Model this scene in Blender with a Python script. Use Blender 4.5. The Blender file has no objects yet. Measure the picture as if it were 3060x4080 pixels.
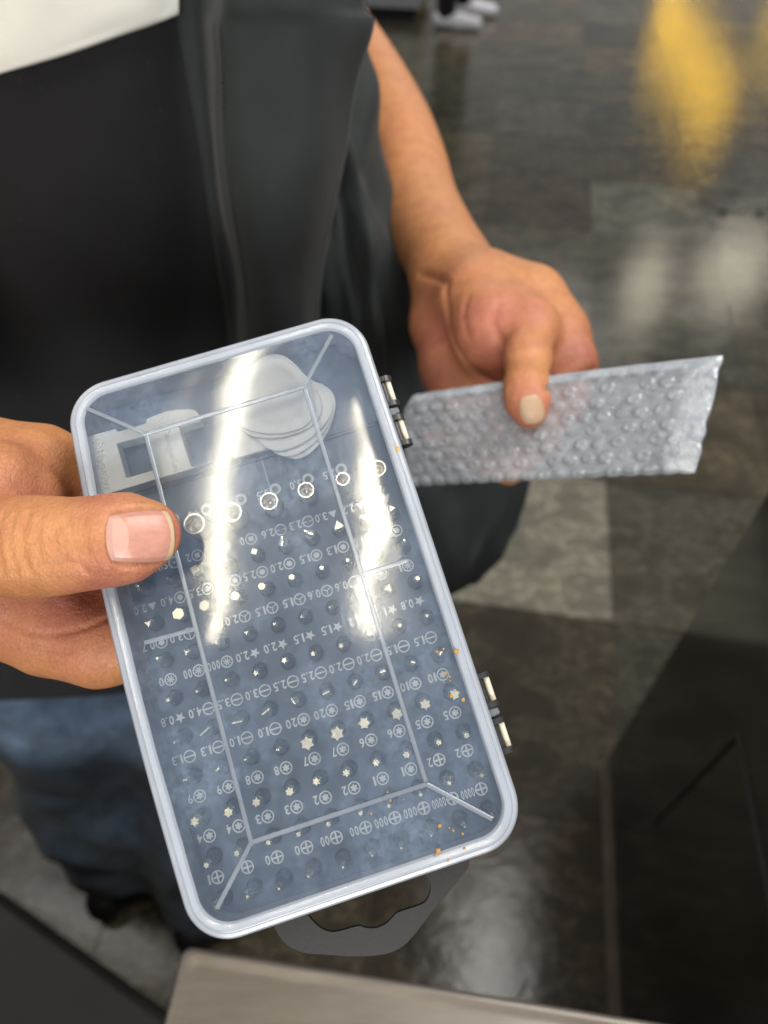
import bpy, bmesh, math, random
import numpy as np
from mathutils import Vector, Matrix
random.seed(7)
rng = np.random.default_rng(7)
scn = bpy.context.scene
COL = scn.collection
PI = math.pi

# ------------------------------------------------------------------ camera, world, lamps, exposure
PITCH = math.radians(49.0)
CAM = np.array([0.0, 0.0, 1.40])
FPX = 2829.0                                   # focal length in photo pixels (3060 x 4080)
KD = 3060.0 / 1659.0
_r = np.array([1.0, 0, 0])
_d = np.array([0, -math.sin(PITCH), -math.cos(PITCH)])
_f = np.array([0, math.cos(PITCH), -math.sin(PITCH)])
MC = np.array([_r, _d, _f]).T

cd = bpy.data.cameras.new('camera')
cam = bpy.data.objects.new('camera', cd)
COL.objects.link(cam)
cam.matrix_world = Matrix(((_r[0], -_d[0], -_f[0], CAM[0]), (_r[1], -_d[1], -_f[1], CAM[1]),
                           (_r[2], -_d[2], -_f[2], CAM[2]), (0, 0, 0, 1)))
cd.sensor_fit = 'VERTICAL'
cd.sensor_height = 36.0
cd.lens = 36.0 / 4080.0 * FPX
cd.clip_start = 0.01
cd.clip_end = 200
cd.dof.use_dof = True
cd.dof.focus_distance = 0.212
cd.dof.aperture_fstop = cd.lens / 3.0
scn.camera = cam

world = bpy.data.worlds.new('World')
scn.world = world
world.use_nodes = True
wn = world.node_tree
bg = wn.nodes['Background']
bg.inputs[0].default_value = (0.95, 0.97, 1.0, 1)
bg.inputs[1].default_value = 0.25

scn.view_settings.view_transform = 'Standard'
scn.view_settings.look = 'None'
scn.view_settings.exposure = 0.10
scn.view_settings.gamma = 1.0
try:
    scn.cycles.use_denoising = True
    scn.cycles.transparent_max_bounces = 24
    scn.cycles.max_bounces = 8
    scn.cycles.caustics_reflective = False
    scn.cycles.caustics_refractive = False
    scn.cycles.sample_clamp_indirect = 4.0
except Exception:
    pass


def ray(x, y):
    """direction in the world (axis depth 1) of a point of the 1659-wide view"""
    return MC @ np.array([(x * KD - 1530) / FPX, (y * KD - 2040) / FPX, 1.0])


def D(x, y, z):
    return CAM + ray(x, y) * z


def onY(x, y, Y):
    d = ray(x, y)
    return CAM + d * (Y / d[1])


def onZ(x, y, Z=0.0):
    d = ray(x, y)
    return CAM + d * ((Z - CAM[2]) / d[2])


def onplane(x, y, p0, n):
    d = ray(x, y)
    return CAM + d * (((np.array(p0) - CAM) @ n) / (d @ n))


def px(r, z):
    """size in metres of r view pixels at depth z"""
    return r * KD * z / FPX


def lamp(name, loc, direction, sx, sy, power, color, up=(0, 1, 0), spread=None):
    l = bpy.data.lights.new(name, 'AREA')
    l.shape = 'RECTANGLE'
    l.size = sx
    l.size_y = sy
    l.energy = power
    l.color = color
    if spread:
        l.spread = math.radians(spread)
    o = bpy.data.objects.new(name, l)
    COL.objects.link(o)
    z = -Vector(direction).normalized()
    y = Vector(up)
    y = (y - z * y.dot(z)).normalized()
    x = y.cross(z)
    m = Matrix((x, y, z)).transposed().to_4x4()
    m.translation = Vector(loc)
    o.matrix_world = m
    return o

# the case: pose found from its outline
bo = CAM + MC @ np.array([-0.03066404, 0.02713481, 0.21344809])
bu = MC @ np.array([0.95425576, -0.29269515, 0.06103685])
bv = MC @ np.array([0.29897785, 0.9360718, -0.18542341])
bn = MC @ np.array([0.00286234, -0.19519002, -0.98076127])
BOX = Matrix(((bu[0], -bv[0], bn[0], bo[0]), (bu[1], -bv[1], bn[1], bo[1]),
              (bu[2], -bv[2], bn[2], bo[2]), (0, 0, 0, 1)))


def boxloc(x, y, z=0.0):
    """view point -> case coordinates (metres) on the plane z of the case"""
    p = onplane(x, y, bo + bn * z, bn) - bo
    return float(p @ bu), float(-(p @ bv))


def mirror_hit(x, y, Z):
    d = ray(x, y)
    p = onplane(x, y, bo, bn)
    d = d / np.linalg.norm(d)
    r = d - 2 * (d @ bn) * bn
    return p + r * ((Z - p[2]) / r[2])

WARM = (1.0, 0.90, 0.70)
NEUT = (1.0, 0.97, 0.92)
ZC = 2.8
for (a, b, wd, pw) in (((516, 600), (458, 1372), .047, 4.8), ((822, 930), (800, 1372), .052, 3.8),
                     ((398, 720), (372, 1010), 0.03, .16), ((872, 1180), (850, 1372), .04, .3)):
    A = mirror_hit(a[0], a[1], ZC)
    B = mirror_hit(b[0], b[1], ZC)
    mid = (A + B) / 2
    L = np.linalg.norm(B - A)
    lamp('tube_light', mid, (0, 0, -1), wd, L, pw, WARM, up=(B - A))
lamp('ceiling_fill', (0.9, 0.5, 2.8), (-0.25, -0.05, -1), 0.9, 0.9, 31, NEUT)  # soft overhead fill, added for general light and for the arm
lamp('ceiling_fill', (-1.5, 0.9, 2.8), (0.3, 0, -1), 0.9, 0.9, 8, NEUT)  # weaker added fill from the left, no fixture modelled
lamp('frontal_fill', (0.3, -3.6, 2.3), (-0.12, 1, -0.35), 2.4, 1.0, 130, NEUT)  # frontal fill added behind the camera to brighten shirt and jacket
lamp('far_ceiling_panel', (0.5, 6.0, 3.0), (0, 0, -1), 3.0, 1.2, 90, NEUT)


# ------------------------------------------------------------------ materials
def S(c):
    """sRGB 0-255 -> linear"""
    return tuple(((v / 255) / 12.92 if v / 255 <= 0.04045 else ((v / 255 + 0.055) / 1.055) ** 2.4) for v in c)


def newmat(name):
    m = bpy.data.materials.new(name)
    m.use_nodes = True
    nt = m.node_tree
    b = nt.nodes['Principled BSDF']
    return m, nt, b


def rgba(c):
    return (c[0], c[1], c[2], 1)


def noise(nt, scale, detail=4, rough=0.6, coord='Object', vec=None):
    tc = nt.nodes.new('ShaderNodeTexCoord')
    n = nt.nodes.new('ShaderNodeTexNoise')
    n.inputs['Scale'].default_value = scale
    n.inputs['Detail'].default_value = detail
    n.inputs['Roughness'].default_value = rough
    if vec is not None:
        mp = nt.nodes.new('ShaderNodeMapping')
        mp.inputs['Scale'].default_value = vec
        nt.links.new(tc.outputs[coord], mp.inputs[0])
        nt.links.new(mp.outputs[0], n.inputs['Vector'])
    else:
        nt.links.new(tc.outputs[coord], n.inputs['Vector'])
    return n


def ramp(nt, src, stops):
    r = nt.nodes.new('ShaderNodeValToRGB')
    els = r.color_ramp.elements
    while len(els) < len(stops):
        els.new(0.5)
    for e, (p, c) in zip(els, stops):
        e.position = p
        e.color = rgba(c) if not isinstance(c, (int, float)) else (c, c, c, 1)
    nt.links.new(src, r.inputs[0])
    return r


def bump(nt, b, src, strength, dist, prev=None):
    n = nt.nodes.new('ShaderNodeBump')
    n.inputs['Strength'].default_value = strength
    n.inputs['Distance'].default_value = dist
    nt.links.new(src, n.inputs['Height'])
    if prev is not None:
        nt.links.new(prev.outputs[0], n.inputs['Normal'])
    nt.links.new(n.outputs[0], b.inputs['Normal'])
    return n


def simple(name, c, rough=0.5, metal=0.0, var=0.12, scale=60, bmp=0.0, bdist=0.0005, spec=0.5, vec=None):
    m, nt, b = newmat(name)
    b.inputs['Roughness'].default_value = rough
    b.inputs['Metallic'].default_value = metal
    b.inputs['Specular IOR Level'].default_value = spec
    n = noise(nt, scale, vec=vec)
    lo = tuple(v * (1 - var) for v in c)
    hi = tuple(min(1, v * (1 + var)) for v in c)
    r = ramp(nt, n.outputs['Fac'], [(0.3, lo), (0.7, hi)])
    nt.links.new(r.outputs[0], b.inputs['Base Color'])
    if bmp:
        bump(nt, b, n.outputs['Fac'], bmp, bdist)
    return m


def skin_mat():
    m, nt, b = newmat('skin')
    at = nt.nodes.new('ShaderNodeAttribute')
    at.attribute_name = 'pink'
    n = noise(nt, 45, 5, 0.6)
    n2 = noise(nt, 900, 3, 0.6)
    mix = nt.nodes.new('ShaderNodeMixRGB')
    mix.inputs[1].default_value = rgba(SKIN_TAN)
    mix.inputs[2].default_value = rgba(SKIN_PINK)
    add = nt.nodes.new('ShaderNodeMath')
    add.operation = 'MULTIPLY_ADD'
    add.inputs[1].default_value = 1.5
    nt.links.new(n.outputs['Fac'], add.inputs[0])
    sub = nt.nodes.new('ShaderNodeMath')
    sub.operation = 'SUBTRACT'
    sub.inputs[1].default_value = 0.68
    sub.use_clamp = False
    nt.links.new(at.outputs['Fac'], sub.inputs[0])
    nt.links.new(sub.outputs[0], add.inputs[2])
    add.use_clamp = True
    nt.links.new(add.outputs[0], mix.inputs[0])
    # fine mottling
    m2 = nt.nodes.new('ShaderNodeMixRGB')
    m2.blend_type = 'MULTIPLY'
    m2.inputs[0].default_value = 0.5
    r2 = ramp(nt, n2.outputs['Fac'], [(0.35, 0.70), (0.65, 1.0)])
    nb = noise(nt, 110, 4, 0.6)
    rb_ = ramp(nt, nb.outputs['Fac'], [(0.32, (0.80, 0.74, 0.70)), (0.62, (1.0, 1.0, 1.0))])
    m3 = nt.nodes.new('ShaderNodeMixRGB'); m3.blend_type = 'MULTIPLY'; m3.inputs[0].default_value = 0.8
    nt.links.new(mix.outputs[0], m2.inputs[1])
    nt.links.new(r2.outputs[0], m2.inputs[2])
    nt.links.new(m2.outputs[0], m3.inputs[1]); nt.links.new(rb_.outputs[0], m3.inputs[2])
    nt.links.new(m3.outputs[0], b.inputs['Base Color'])
    b.inputs['Roughness'].default_value = 0.48
    b.inputs['Specular IOR Level'].default_value = 0.42
    b.inputs['Subsurface Weight'].default_value = 0.12
    b.inputs['Subsurface Radius'].default_value = (0.006, 0.0022, 0.0012)
    b.inputs['Subsurface Scale'].default_value = 1.0
    # pore bump, plus skin lines
    v = nt.nodes.new('ShaderNodeTexVoronoi')
    v.inputs['Scale'].default_value = 1100
    tc = nt.nodes.new('ShaderNodeTexCoord')
    nt.links.new(tc.outputs['Object'], v.inputs['Vector'])
    b1 = bump(nt, b, v.outputs['Distance'], 0.6, 0.00018)
    n3 = noise(nt, 300, 5, 0.75, vec=(1.0, 0.30, 0.30))
    b2 = bump(nt, b, n3.outputs['Fac'], 0.75, 0.0007, prev=b1)
    # fine crossed skin lines
    tc2 = nt.nodes.new('ShaderNodeTexCoord')
    vv = nt.nodes.new('ShaderNodeTexVoronoi'); vv.feature = 'DISTANCE_TO_EDGE'; vv.inputs['Scale'].default_value = 420
    mp = nt.nodes.new('ShaderNodeMapping'); mp.inputs['Scale'].default_value = (1.0, 0.55, 0.55)
    nt.links.new(tc2.outputs['Object'], mp.inputs[0]); nt.links.new(mp.outputs[0], vv.inputs['Vector'])
    rv = ramp(nt, vv.outputs['Distance'], [(0.0, 0.0), (0.12, 1.0)])
    bump(nt, b, rv.outputs[0], 0.35, 0.00022, prev=b2)
    rr2 = ramp(nt, n3.outputs['Fac'], [(0.3, 0.40), (0.7, 0.60)])
    nt.links.new(rr2.outputs[0], b.inputs['Roughness'])
    return m

SKIN_TAN = (0.585, 0.262, 0.110)
SKIN_PINK = (0.51, 0.180, 0.120)


def frost_mat(name='frosted_plastic', tr=0.22, col=(0.80, 0.87, 1.0)):
    m, nt, b = newmat(name)
    out = nt.nodes['Material Output']
    nt.nodes.remove(b)
    dif = nt.nodes.new('ShaderNodeBsdfDiffuse')
    dif.inputs[0].default_value = rgba(col)
    tl = nt.nodes.new('ShaderNodeBsdfTranslucent')
    tl.inputs[0].default_value = rgba(col)
    tp = nt.nodes.new('ShaderNodeBsdfTransparent')
    tp.inputs[0].default_value = (0.9, 0.94, 1, 1)
    gl = nt.nodes.new('ShaderNodeBsdfGlossy')
    gl.inputs['Roughness'].default_value = 0.18
    a = nt.nodes.new('ShaderNodeMixShader'); a.inputs[0].default_value = 0.45
    nt.links.new(dif.outputs[0], a.inputs[1]); nt.links.new(tl.outputs[0], a.inputs[2])
    c = nt.nodes.new('ShaderNodeMixShader')
    n = noise(nt, 90, 3, 0.5)
    r = ramp(nt, n.outputs['Fac'], [(0.3, tr - 0.06), (0.7, tr + 0.06)])
    nt.links.new(r.outputs[0], c.inputs[0])
    nt.links.new(a.outputs[0], c.inputs[1]); nt.links.new(tp.outputs[0], c.inputs[2])
    fr = nt.nodes.new('ShaderNodeFresnel'); fr.inputs[0].default_value = 1.5
    e = nt.nodes.new('ShaderNodeMixShader')
    nt.links.new(fr.outputs[0], e.inputs[0])
    nt.links.new(c.outputs[0], e.inputs[1]); nt.links.new(gl.outputs[0], e.inputs[2])
    nt.links.new(e.outputs[0], out.inputs[0])
    bp = nt.nodes.new('ShaderNodeBump'); bp.inputs['Strength'].default_value = 0.15; bp.inputs['Distance'].default_value = 0.0006
    n2 = noise(nt, 140, 2, 0.5)
    nt.links.new(n2.outputs['Fac'], bp.inputs['Height'])
    nt.links.new(bp.outputs[0], gl.inputs['Normal'])
    return m


def window_mat():
    """clear polypropylene: mostly see-through, a mirror-like skin, greasy smudges and fine scratches"""
    m, nt, b = newmat('clear_lid_plastic')
    out = nt.nodes['Material Output']
    nt.nodes.remove(b)
    tp = nt.nodes.new('ShaderNodeBsdfTransparent'); tp.inputs[0].default_value = (0.975, 0.985, 1, 1)
    dif = nt.nodes.new('ShaderNodeBsdfDiffuse'); dif.inputs[0].default_value = (0.48, 0.64, 0.90, 1)
    g1 = nt.nodes.new('ShaderNodeBsdfGlossy'); g1.inputs['Roughness'].default_value = 0.09
    g2 = nt.nodes.new('ShaderNodeBsdfGlossy'); g2.inputs['Roughness'].default_value = 0.30
    # smudge mask
    n = noise(nt, 38, 6, 0.68)
    n4 = noise(nt, 420, 4, 0.7)
    sm = ramp(nt, n.outputs['Fac'], [(0.42, 0.0), (0.70, 1.0)])
    fine = ramp(nt, n4.outputs['Fac'], [(0.35, 0.25), (0.65, 1.0)])
    mul = nt.nodes.new('ShaderNodeMath'); mul.operation = 'MULTIPLY'
    nt.links.new(sm.outputs[0], mul.inputs[0]); nt.links.new(fine.outputs[0], mul.inputs[1])
    # scratches: thin stretched ridges at two angles
    scr = None
    tc = nt.nodes.new('ShaderNodeTexCoord')
    for ang, sc_ in ((0.5, 60), (1.9, 75), (2.7, 50)):
        mp = nt.nodes.new('ShaderNodeMapping')
        mp.inputs['Rotation'].default_value = (0, 0, ang)
        mp.inputs['Scale'].default_value = (1.0, 0.04, 1.0)
        nt.links.new(tc.outputs['Object'], mp.inputs[0])
        v = nt.nodes.new('ShaderNodeTexNoise'); v.inputs['Scale'].default_value = sc_ * 9
        v.inputs['Detail'].default_value = 1
        nt.links.new(mp.outputs[0], v.inputs['Vector'])
        rr = ramp(nt, v.outputs['Fac'], [(0.765, 0.0), (0.80, 0.5)])
        if scr is None:
            scr = rr.outputs[0]
        else:
            ad = nt.nodes.new('ShaderNodeMath'); ad.operation = 'MAXIMUM'
            nt.links.new(scr, ad.inputs[0]); nt.links.new(rr.outputs[0], ad.inputs[1])
            scr = ad.outputs[0]
    mxx = nt.nodes.new('ShaderNodeMath'); mxx.operation = 'MULTIPLY_ADD'
    mxx.inputs[1].default_value = 0.16
    mxx.inputs[2].default_value = 0.085
    nt.links.new(mul.outputs[0], mxx.inputs[0])
    ad2 = nt.nodes.new('ShaderNodeMath'); ad2.operation = 'MULTIPLY_ADD'; ad2.inputs[1].default_value = 0.22
    nt.links.new(scr, ad2.inputs[0]); nt.links.new(mxx.outputs[0], ad2.inputs[2])
    a = nt.nodes.new('ShaderNodeMixShader')
    nt.links.new(ad2.outputs[0], a.inputs[0])
    nt.links.new(tp.outputs[0], a.inputs[1]); nt.links.new(dif.outputs[0], a.inputs[2])
    gm = nt.nodes.new('ShaderNodeMixShader')
    r6 = nt.nodes.new('ShaderNodeMath'); r6.operation = 'MULTIPLY_ADD'; r6.inputs[1].default_value = 0.30; r6.inputs[2].default_value = 0.05
    nt.links.new(mul.outputs[0], r6.inputs[0])
    nt.links.new(r6.outputs[0], gm.inputs[0])
    nt.links.new(g1.outputs[0], gm.inputs[1]); nt.links.new(g2.outputs[0], gm.inputs[2])
    fr = nt.nodes.new('ShaderNodeFresnel'); fr.inputs[0].default_value = 1.52
    f2 = nt.nodes.new('ShaderNodeMath'); f2.operation = 'MULTIPLY'; f2.inputs[1].default_value = 1.5; f2.use_clamp = True
    nt.links.new(fr.outputs[0], f2.inputs[0])
    e = nt.nodes.new('ShaderNodeMixShader')
    nt.links.new(f2.outputs[0], e.inputs[0])
    nt.links.new(a.outputs[0], e.inputs[1]); nt.links.new(gm.outputs[0], e.inputs[2])
    nt.links.new(e.outputs[0], out.inputs[0])
    return m


def wrap_mat():
    m, nt, b = newmat('bubble_film')
    out = nt.nodes['Material Output']
    n = noise(nt, 140, 4, 0.6)
    r = ramp(nt, n.outputs['Fac'], [(0.3, (0.27, 0.30, 0.345)), (0.7, (0.44, 0.475, 0.53))])
    nt.links.new(r.outputs[0], b.inputs['Base Color'])
    b.inputs['Roughness'].default_value = 0.14
    b.inputs['Specular IOR Level'].default_value = 0.8
    tp = nt.nodes.new('ShaderNodeBsdfTransparent')
    mx = nt.nodes.new('ShaderNodeMixShader'); mx.inputs[0].default_value = 0.42
    sa = nt.nodes.new('ShaderNodeAttribute'); sa.attribute_name = 'clear'
    nt.links.new(sa.outputs['Fac'], mx.inputs[0])
    nt.links.new(b.outputs[0], mx.inputs[1]); nt.links.new(tp.outputs[0], mx.inputs[2])
    nt.links.new(mx.outputs[0], out.inputs[0])
    n2 = noise(nt, 500, 3, 0.6)
    bump(nt, b, n2.outputs['Fac'], 0.3, 0.0005)
    return m


def cloth_mat(name, c, weave=2600, rough=0.85, sheen=0.15, var=0.15, wb=0.3):
    m, nt, b = newmat(name)
    b.inputs['Roughness'].default_value = rough
    b.inputs['Sheen Weight'].default_value = sheen
    b.inputs['Sheen Roughness'].default_value = 0.5
    b.inputs['Specular IOR Level'].default_value = 0.25
    n = noise(nt, 25, 6, 0.65)
    r = ramp(nt, n.outputs['Fac'], [(0.3, tuple(v * (1 - var) for v in c)), (0.7, tuple(v * (1 + var) for v in c))])
    lint = noise(nt, 420, 2, 0.5)
    lr = ramp(nt, lint.outputs['Fac'], [(0.74, 0.0), (0.80, 0.09)])
    lm = nt.nodes.new('ShaderNodeMixRGB'); lm.blend_type = 'ADD'; lm.inputs[0].default_value = 1.0 if max(c) < 0.02 else 0.0
    nt.links.new(r.outputs[0], lm.inputs[1]); nt.links.new(lr.outputs[0], lm.inputs[2])
    nt.links.new(lm.outputs[0], b.inputs['Base Color'])
    tc = nt.nodes.new('ShaderNodeTexCoord')
    w = nt.nodes.new('ShaderNodeTexWave'); w.inputs['Scale'].default_value = weave / 6.28
    w.inputs['Distortion'].default_value = 1.5
    w.bands_direction = 'DIAGONAL'
    nt.links.new(tc.outputs['Object'], w.inputs['Vector'])
    b1 = bump(nt, b, w.outputs['Fac'], wb, 0.0003)
    n3 = noise(nt, 700, 3, 0.7)
    bump(nt, b, n3.outputs['Fac'], 0.4, 0.0004, prev=b1)
    return m


M = {}
M['skin'] = skin_mat()
M['frost'] = frost_mat()
M['rib'] = frost_mat('rib_plastic', 0.60, (0.70, 0.78, 0.90))
M['window'] = window_mat()
M['wrap'] = wrap_mat()
M['tray'] = simple('tray_plastic', (0.105, 0.15, 0.235), 0.5, var=0.08, scale=80, bmp=0.1, bdist=0.0002)
M['print'] = simple('white_print', (0.86, 0.92, 0.97), 0.6, var=0.05)
M['tip'] = simple('bright_steel', (1.0, 0.92, 0.72), 0.36, 1.0, var=0.15, scale=900, bmp=0.35, bdist=0.0002)
M['shaft'] = simple('grey_steel', (0.15, 0.19, 0.255), 0.3, 0.35, var=0.25, scale=300, bmp=0.1)
M['nut'] = simple('socket_steel', (0.80, 0.76, 0.68), 0.30, 1.0, var=0.1, scale=300)
M['white_part'] = simple('white_plastic', (0.95, 0.95, 0.91), 0.4, var=0.04, scale=40)
M['pick'] = simple('pick_plastic', (0.92, 0.93, 0.93), 0.4, var=0.04, scale=40)
M['black_pl'] = simple('black_plastic', (0.011, 0.0112, 0.012), 0.5, var=0.25, scale=700, bmp=0.2, bdist=0.0002)
M['hinge_black'] = simple('hinge_black_plastic', (0.03, 0.031, 0.034), 0.35, var=0.3, scale=200)
M['cream'] = simple('cream_pin', (0.72, 0.66, 0.54), 0.35, var=0.06)
M['thread'] = simple('thread', (0.006, 0.006, 0.007), 0.8)
M['shirt_black'] = cloth_mat('black_jersey', (0.0125, 0.0125, 0.0142), rough=0.9, sheen=0.05)
M['shirt_white'] = cloth_mat('white_jersey', (0.80, 0.80, 0.74), weave=1500, sheen=0.1, var=0.04, wb=0.6)
M['jacket'] = cloth_mat('charcoal_jacket', (0.0225, 0.0275, 0.0285), rough=0.7, sheen=0.08)
M['jeans'] = cloth_mat('blue_denim', (0.085, 0.125, 0.19), rough=0.9, var=0.55)
M['trouser'] = cloth_mat('black_trousers', (0.010, 0.010, 0.011))
M['nail'] = simple('nail_pink', (0.53, 0.255, 0.20), 0.38, var=0.10, scale=250, vec=(0.3, 2.5, 2.5))
M['lunula'] = simple('nail_moon', (0.57, 0.33, 0.275), 0.4, var=0.04, scale=200)
M['nail_edge'] = simple('nail_free_edge', (0.58, 0.44, 0.27), 0.45, var=0.06, scale=200)
M['nail_pale'] = simple('nail_pale', (0.47, 0.31, 0.20), 0.45, var=0.06, scale=200)
M['steel'] = simple('brushed_steel', (0.17, 0.152, 0.135), 0.42, 0.7, var=0.12, scale=30, bmp=0.05, vec=(1, 6, 1))
M['cab'] = simple('black_laminate', (0.014, 0.0132, 0.012), 0.45, var=0.2, scale=8, spec=0.2)
M['cab_up'] = simple('grey_laminate', (0.15, 0.142, 0.122), 0.35, var=0.15, scale=4)
M['gloss_black'] = simple('gloss_black_laminate', (0.011, 0.0105, 0.0095), 0.13, var=0.2, scale=6, spec=1.0)
M['gloss_black'].node_tree.nodes['Principled BSDF'].inputs['IOR'].default_value = 1.9
M['seam'] = simple('seam_metal', (0.075, 0.074, 0.070), 0.4, 0.3)
M['skirting'] = simple('skirting_metal', (0.20, 0.17, 0.13), 0.35, 0.5, var=0.25, scale=20)
M['grey_face'] = simple('grey_panel', (0.34, 0.34, 0.36), 0.5, var=0.05, scale=4)
M['shoe'] = simple('white_shoe', (0.85, 0.85, 0.9), 0.5, var=0.04)
M['crumb'] = simple('crumb', (0.50, 0.28, 0.08), 0.8, var=0.3, scale=900)
M['stain'] = simple('tan_speck', (0.50, 0.33, 0.13), 0.7, var=0.35, scale=700)
M['hair'] = simple('black_hair', (0.012, 0.010, 0.009), 0.5, var=0.3, scale=300, bmp=0.5)
M['grout'] = simple('grout', (0.11, 0.10, 0.085), 0.6, var=0.15, scale=20)


# ------------------------------------------------------------------ object helpers
def mesh_obj(name, verts, faces, mat, parent=None, smooth=True, mats=None, mi=None, mw=None):
    me = bpy.data.meshes.new(name)
    me.from_pydata([tuple(map(float, v)) for v in verts], [], [tuple(int(i) for i in f) for f in faces])
    for m_ in (mats or [mat]):
        me.materials.append(m_)
    if mi is not None:
        me.polygons.foreach_set('material_index', np.array(mi, dtype=np.int32))
    me.polygons.foreach_set('use_smooth', [smooth] * len(me.polygons))
    me.update()
    o = bpy.data.objects.new(name, me)
    COL.objects.link(o)
    if parent is not None:
        o.parent = parent
    return o


def tag(o, label=None, cat=None, group=None, kind=None):
    if label: o['label'] = label
    if cat: o['category'] = cat
    if group: o['group'] = group
    if kind: o['kind'] = kind
    return o


def empty(name, mat, label=None, cat=None, group=None):
    o = bpy.data.objects.new(name, None)
    o.empty_display_size = 0.01
    COL.objects.link(o)
    o.matrix_world = mat if isinstance(mat, Matrix) else Matrix.Translation(Vector(mat))
    return tag(o, label, cat, group)


class G:
    """collects geometry"""
    def __init__(s):
        s.v = []; s.f = []; s.m = []; s.cur = 0
    def add(s, verts, faces, m=None):
        b = len(s.v)
        s.v += [tuple(map(float, q)) for q in verts]
        s.f += [tuple(i + b for i in f) for f in faces]
        s.m += [s.cur if m is None else m] * len(faces)
    def loft(s, loops, closed=True, cap0=False, cap1=False, m=None):
        n = len(loops[0]); V = [p for L in loops for p in L]; F = []
        for a in range(len(loops) - 1):
            for i in range(n if closed else n - 1):
                j = (i + 1) % n
                F.append((a * n + i, a * n + j, (a + 1) * n + j, (a + 1) * n + i))
        if cap0: F.append(tuple(reversed(range(n))))
        if cap1: F.append(tuple((len(loops) - 1) * n + i for i in range(n)))
        s.add(V, F, m)
    def prism(s, pts, z0, z1, m=None, bevel=0.0):
        c = np.mean(np.array(pts), axis=0)
        if bevel:
            A = np.array(pts); d = A - c; L = np.linalg.norm(d, axis=1, keepdims=True)
            ins = c + d * (1 - bevel / L)
            zs = (z0, z0 + bevel, z1 - bevel, z1) if z1 > z0 else (z0, z0 - bevel, z1 + bevel, z1)
            loops = [[(x, y, zs[0]) for x, y in ins], [(x, y, zs[1]) for x, y in pts], [(x, y, zs[2]) for x, y in pts], [(x, y, zs[3]) for x, y in ins]]
        else:
            loops = [[(x, y, z0) for x, y in pts], [(x, y, z1) for x, y in pts]]
        s.loft(loops, True, True, True, m)
    def box(s, x0, x1, y0, y1, z0, z1, m=None):
        s.prism([(x0, y0), (x1, y0), (x1, y1), (x0, y1)], z0, z1, m)
    def cyl(s, p0, p1, r0, r1=None, n=20, m=None, caps=True):
        r1 = r0 if r1 is None else r1
        p0 = Vector(p0); p1 = Vector(p1); ax = (p1 - p0).normalized()
        u = ax.orthogonal().normalized(); w = ax.cross(u)
        L = [[tuple(p + (u * math.cos(2 * PI * i / n) + w * math.sin(2 * PI * i / n)) * r) for i in range(n)] for p, r in ((p0, r0), (p1, r1))]
        s.loft(L, True, caps, caps, m)
    def build(s, name, mat, parent=None, smooth=False, mats=None):
        o = mesh_obj(name, s.v, s.f, mat, parent, smooth, mats, s.m if mats else None)
        bm = bmesh.new(); bm.from_mesh(o.data)
        bmesh.ops.recalc_face_normals(bm, faces=bm.faces)
        bm.to_mesh(o.data); bm.free()
        return o


def sharp(o, ang=35):
    me = o.data
    me.polygons.foreach_set('use_smooth', [True] * len(me.polygons))
    me.update()
    try:
        me.set_sharp_from_angle(angle=math.radians(ang))
    except Exception:
        pass
    return o


def catmull(P, n):
    """P: (k, ...) control array -> n samples along axis 0"""
    P = np.array(P, float); k = len(P)
    E = np.concatenate([[2 * P[0] - P[1]], P, [2 * P[-1] - P[-2]]])
    out = []
    for t in np.linspace(0, k - 1 - 1e-9, n):
        i = int(t); u = t - i
        a, b, c, d = E[i], E[i + 1], E[i + 2], E[i + 3]
        out.append(0.5 * (2 * b + (c - a) * u + (2 * a - 5 * b + 4 * c - d) * u * u + (3 * b - a - 3 * c + d) * u ** 3))
    return np.array(out)


def smooth_noise(n, m, sc, seed=0):
    r = np.random.default_rng(seed)
    g = r.standard_normal((max(4, int(n / sc)) + 3, max(4, int(m / sc)) + 3))
    a = catmull(g, n)
    return catmull(a.transpose(1, 0), m).transpose(1, 0)


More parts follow.
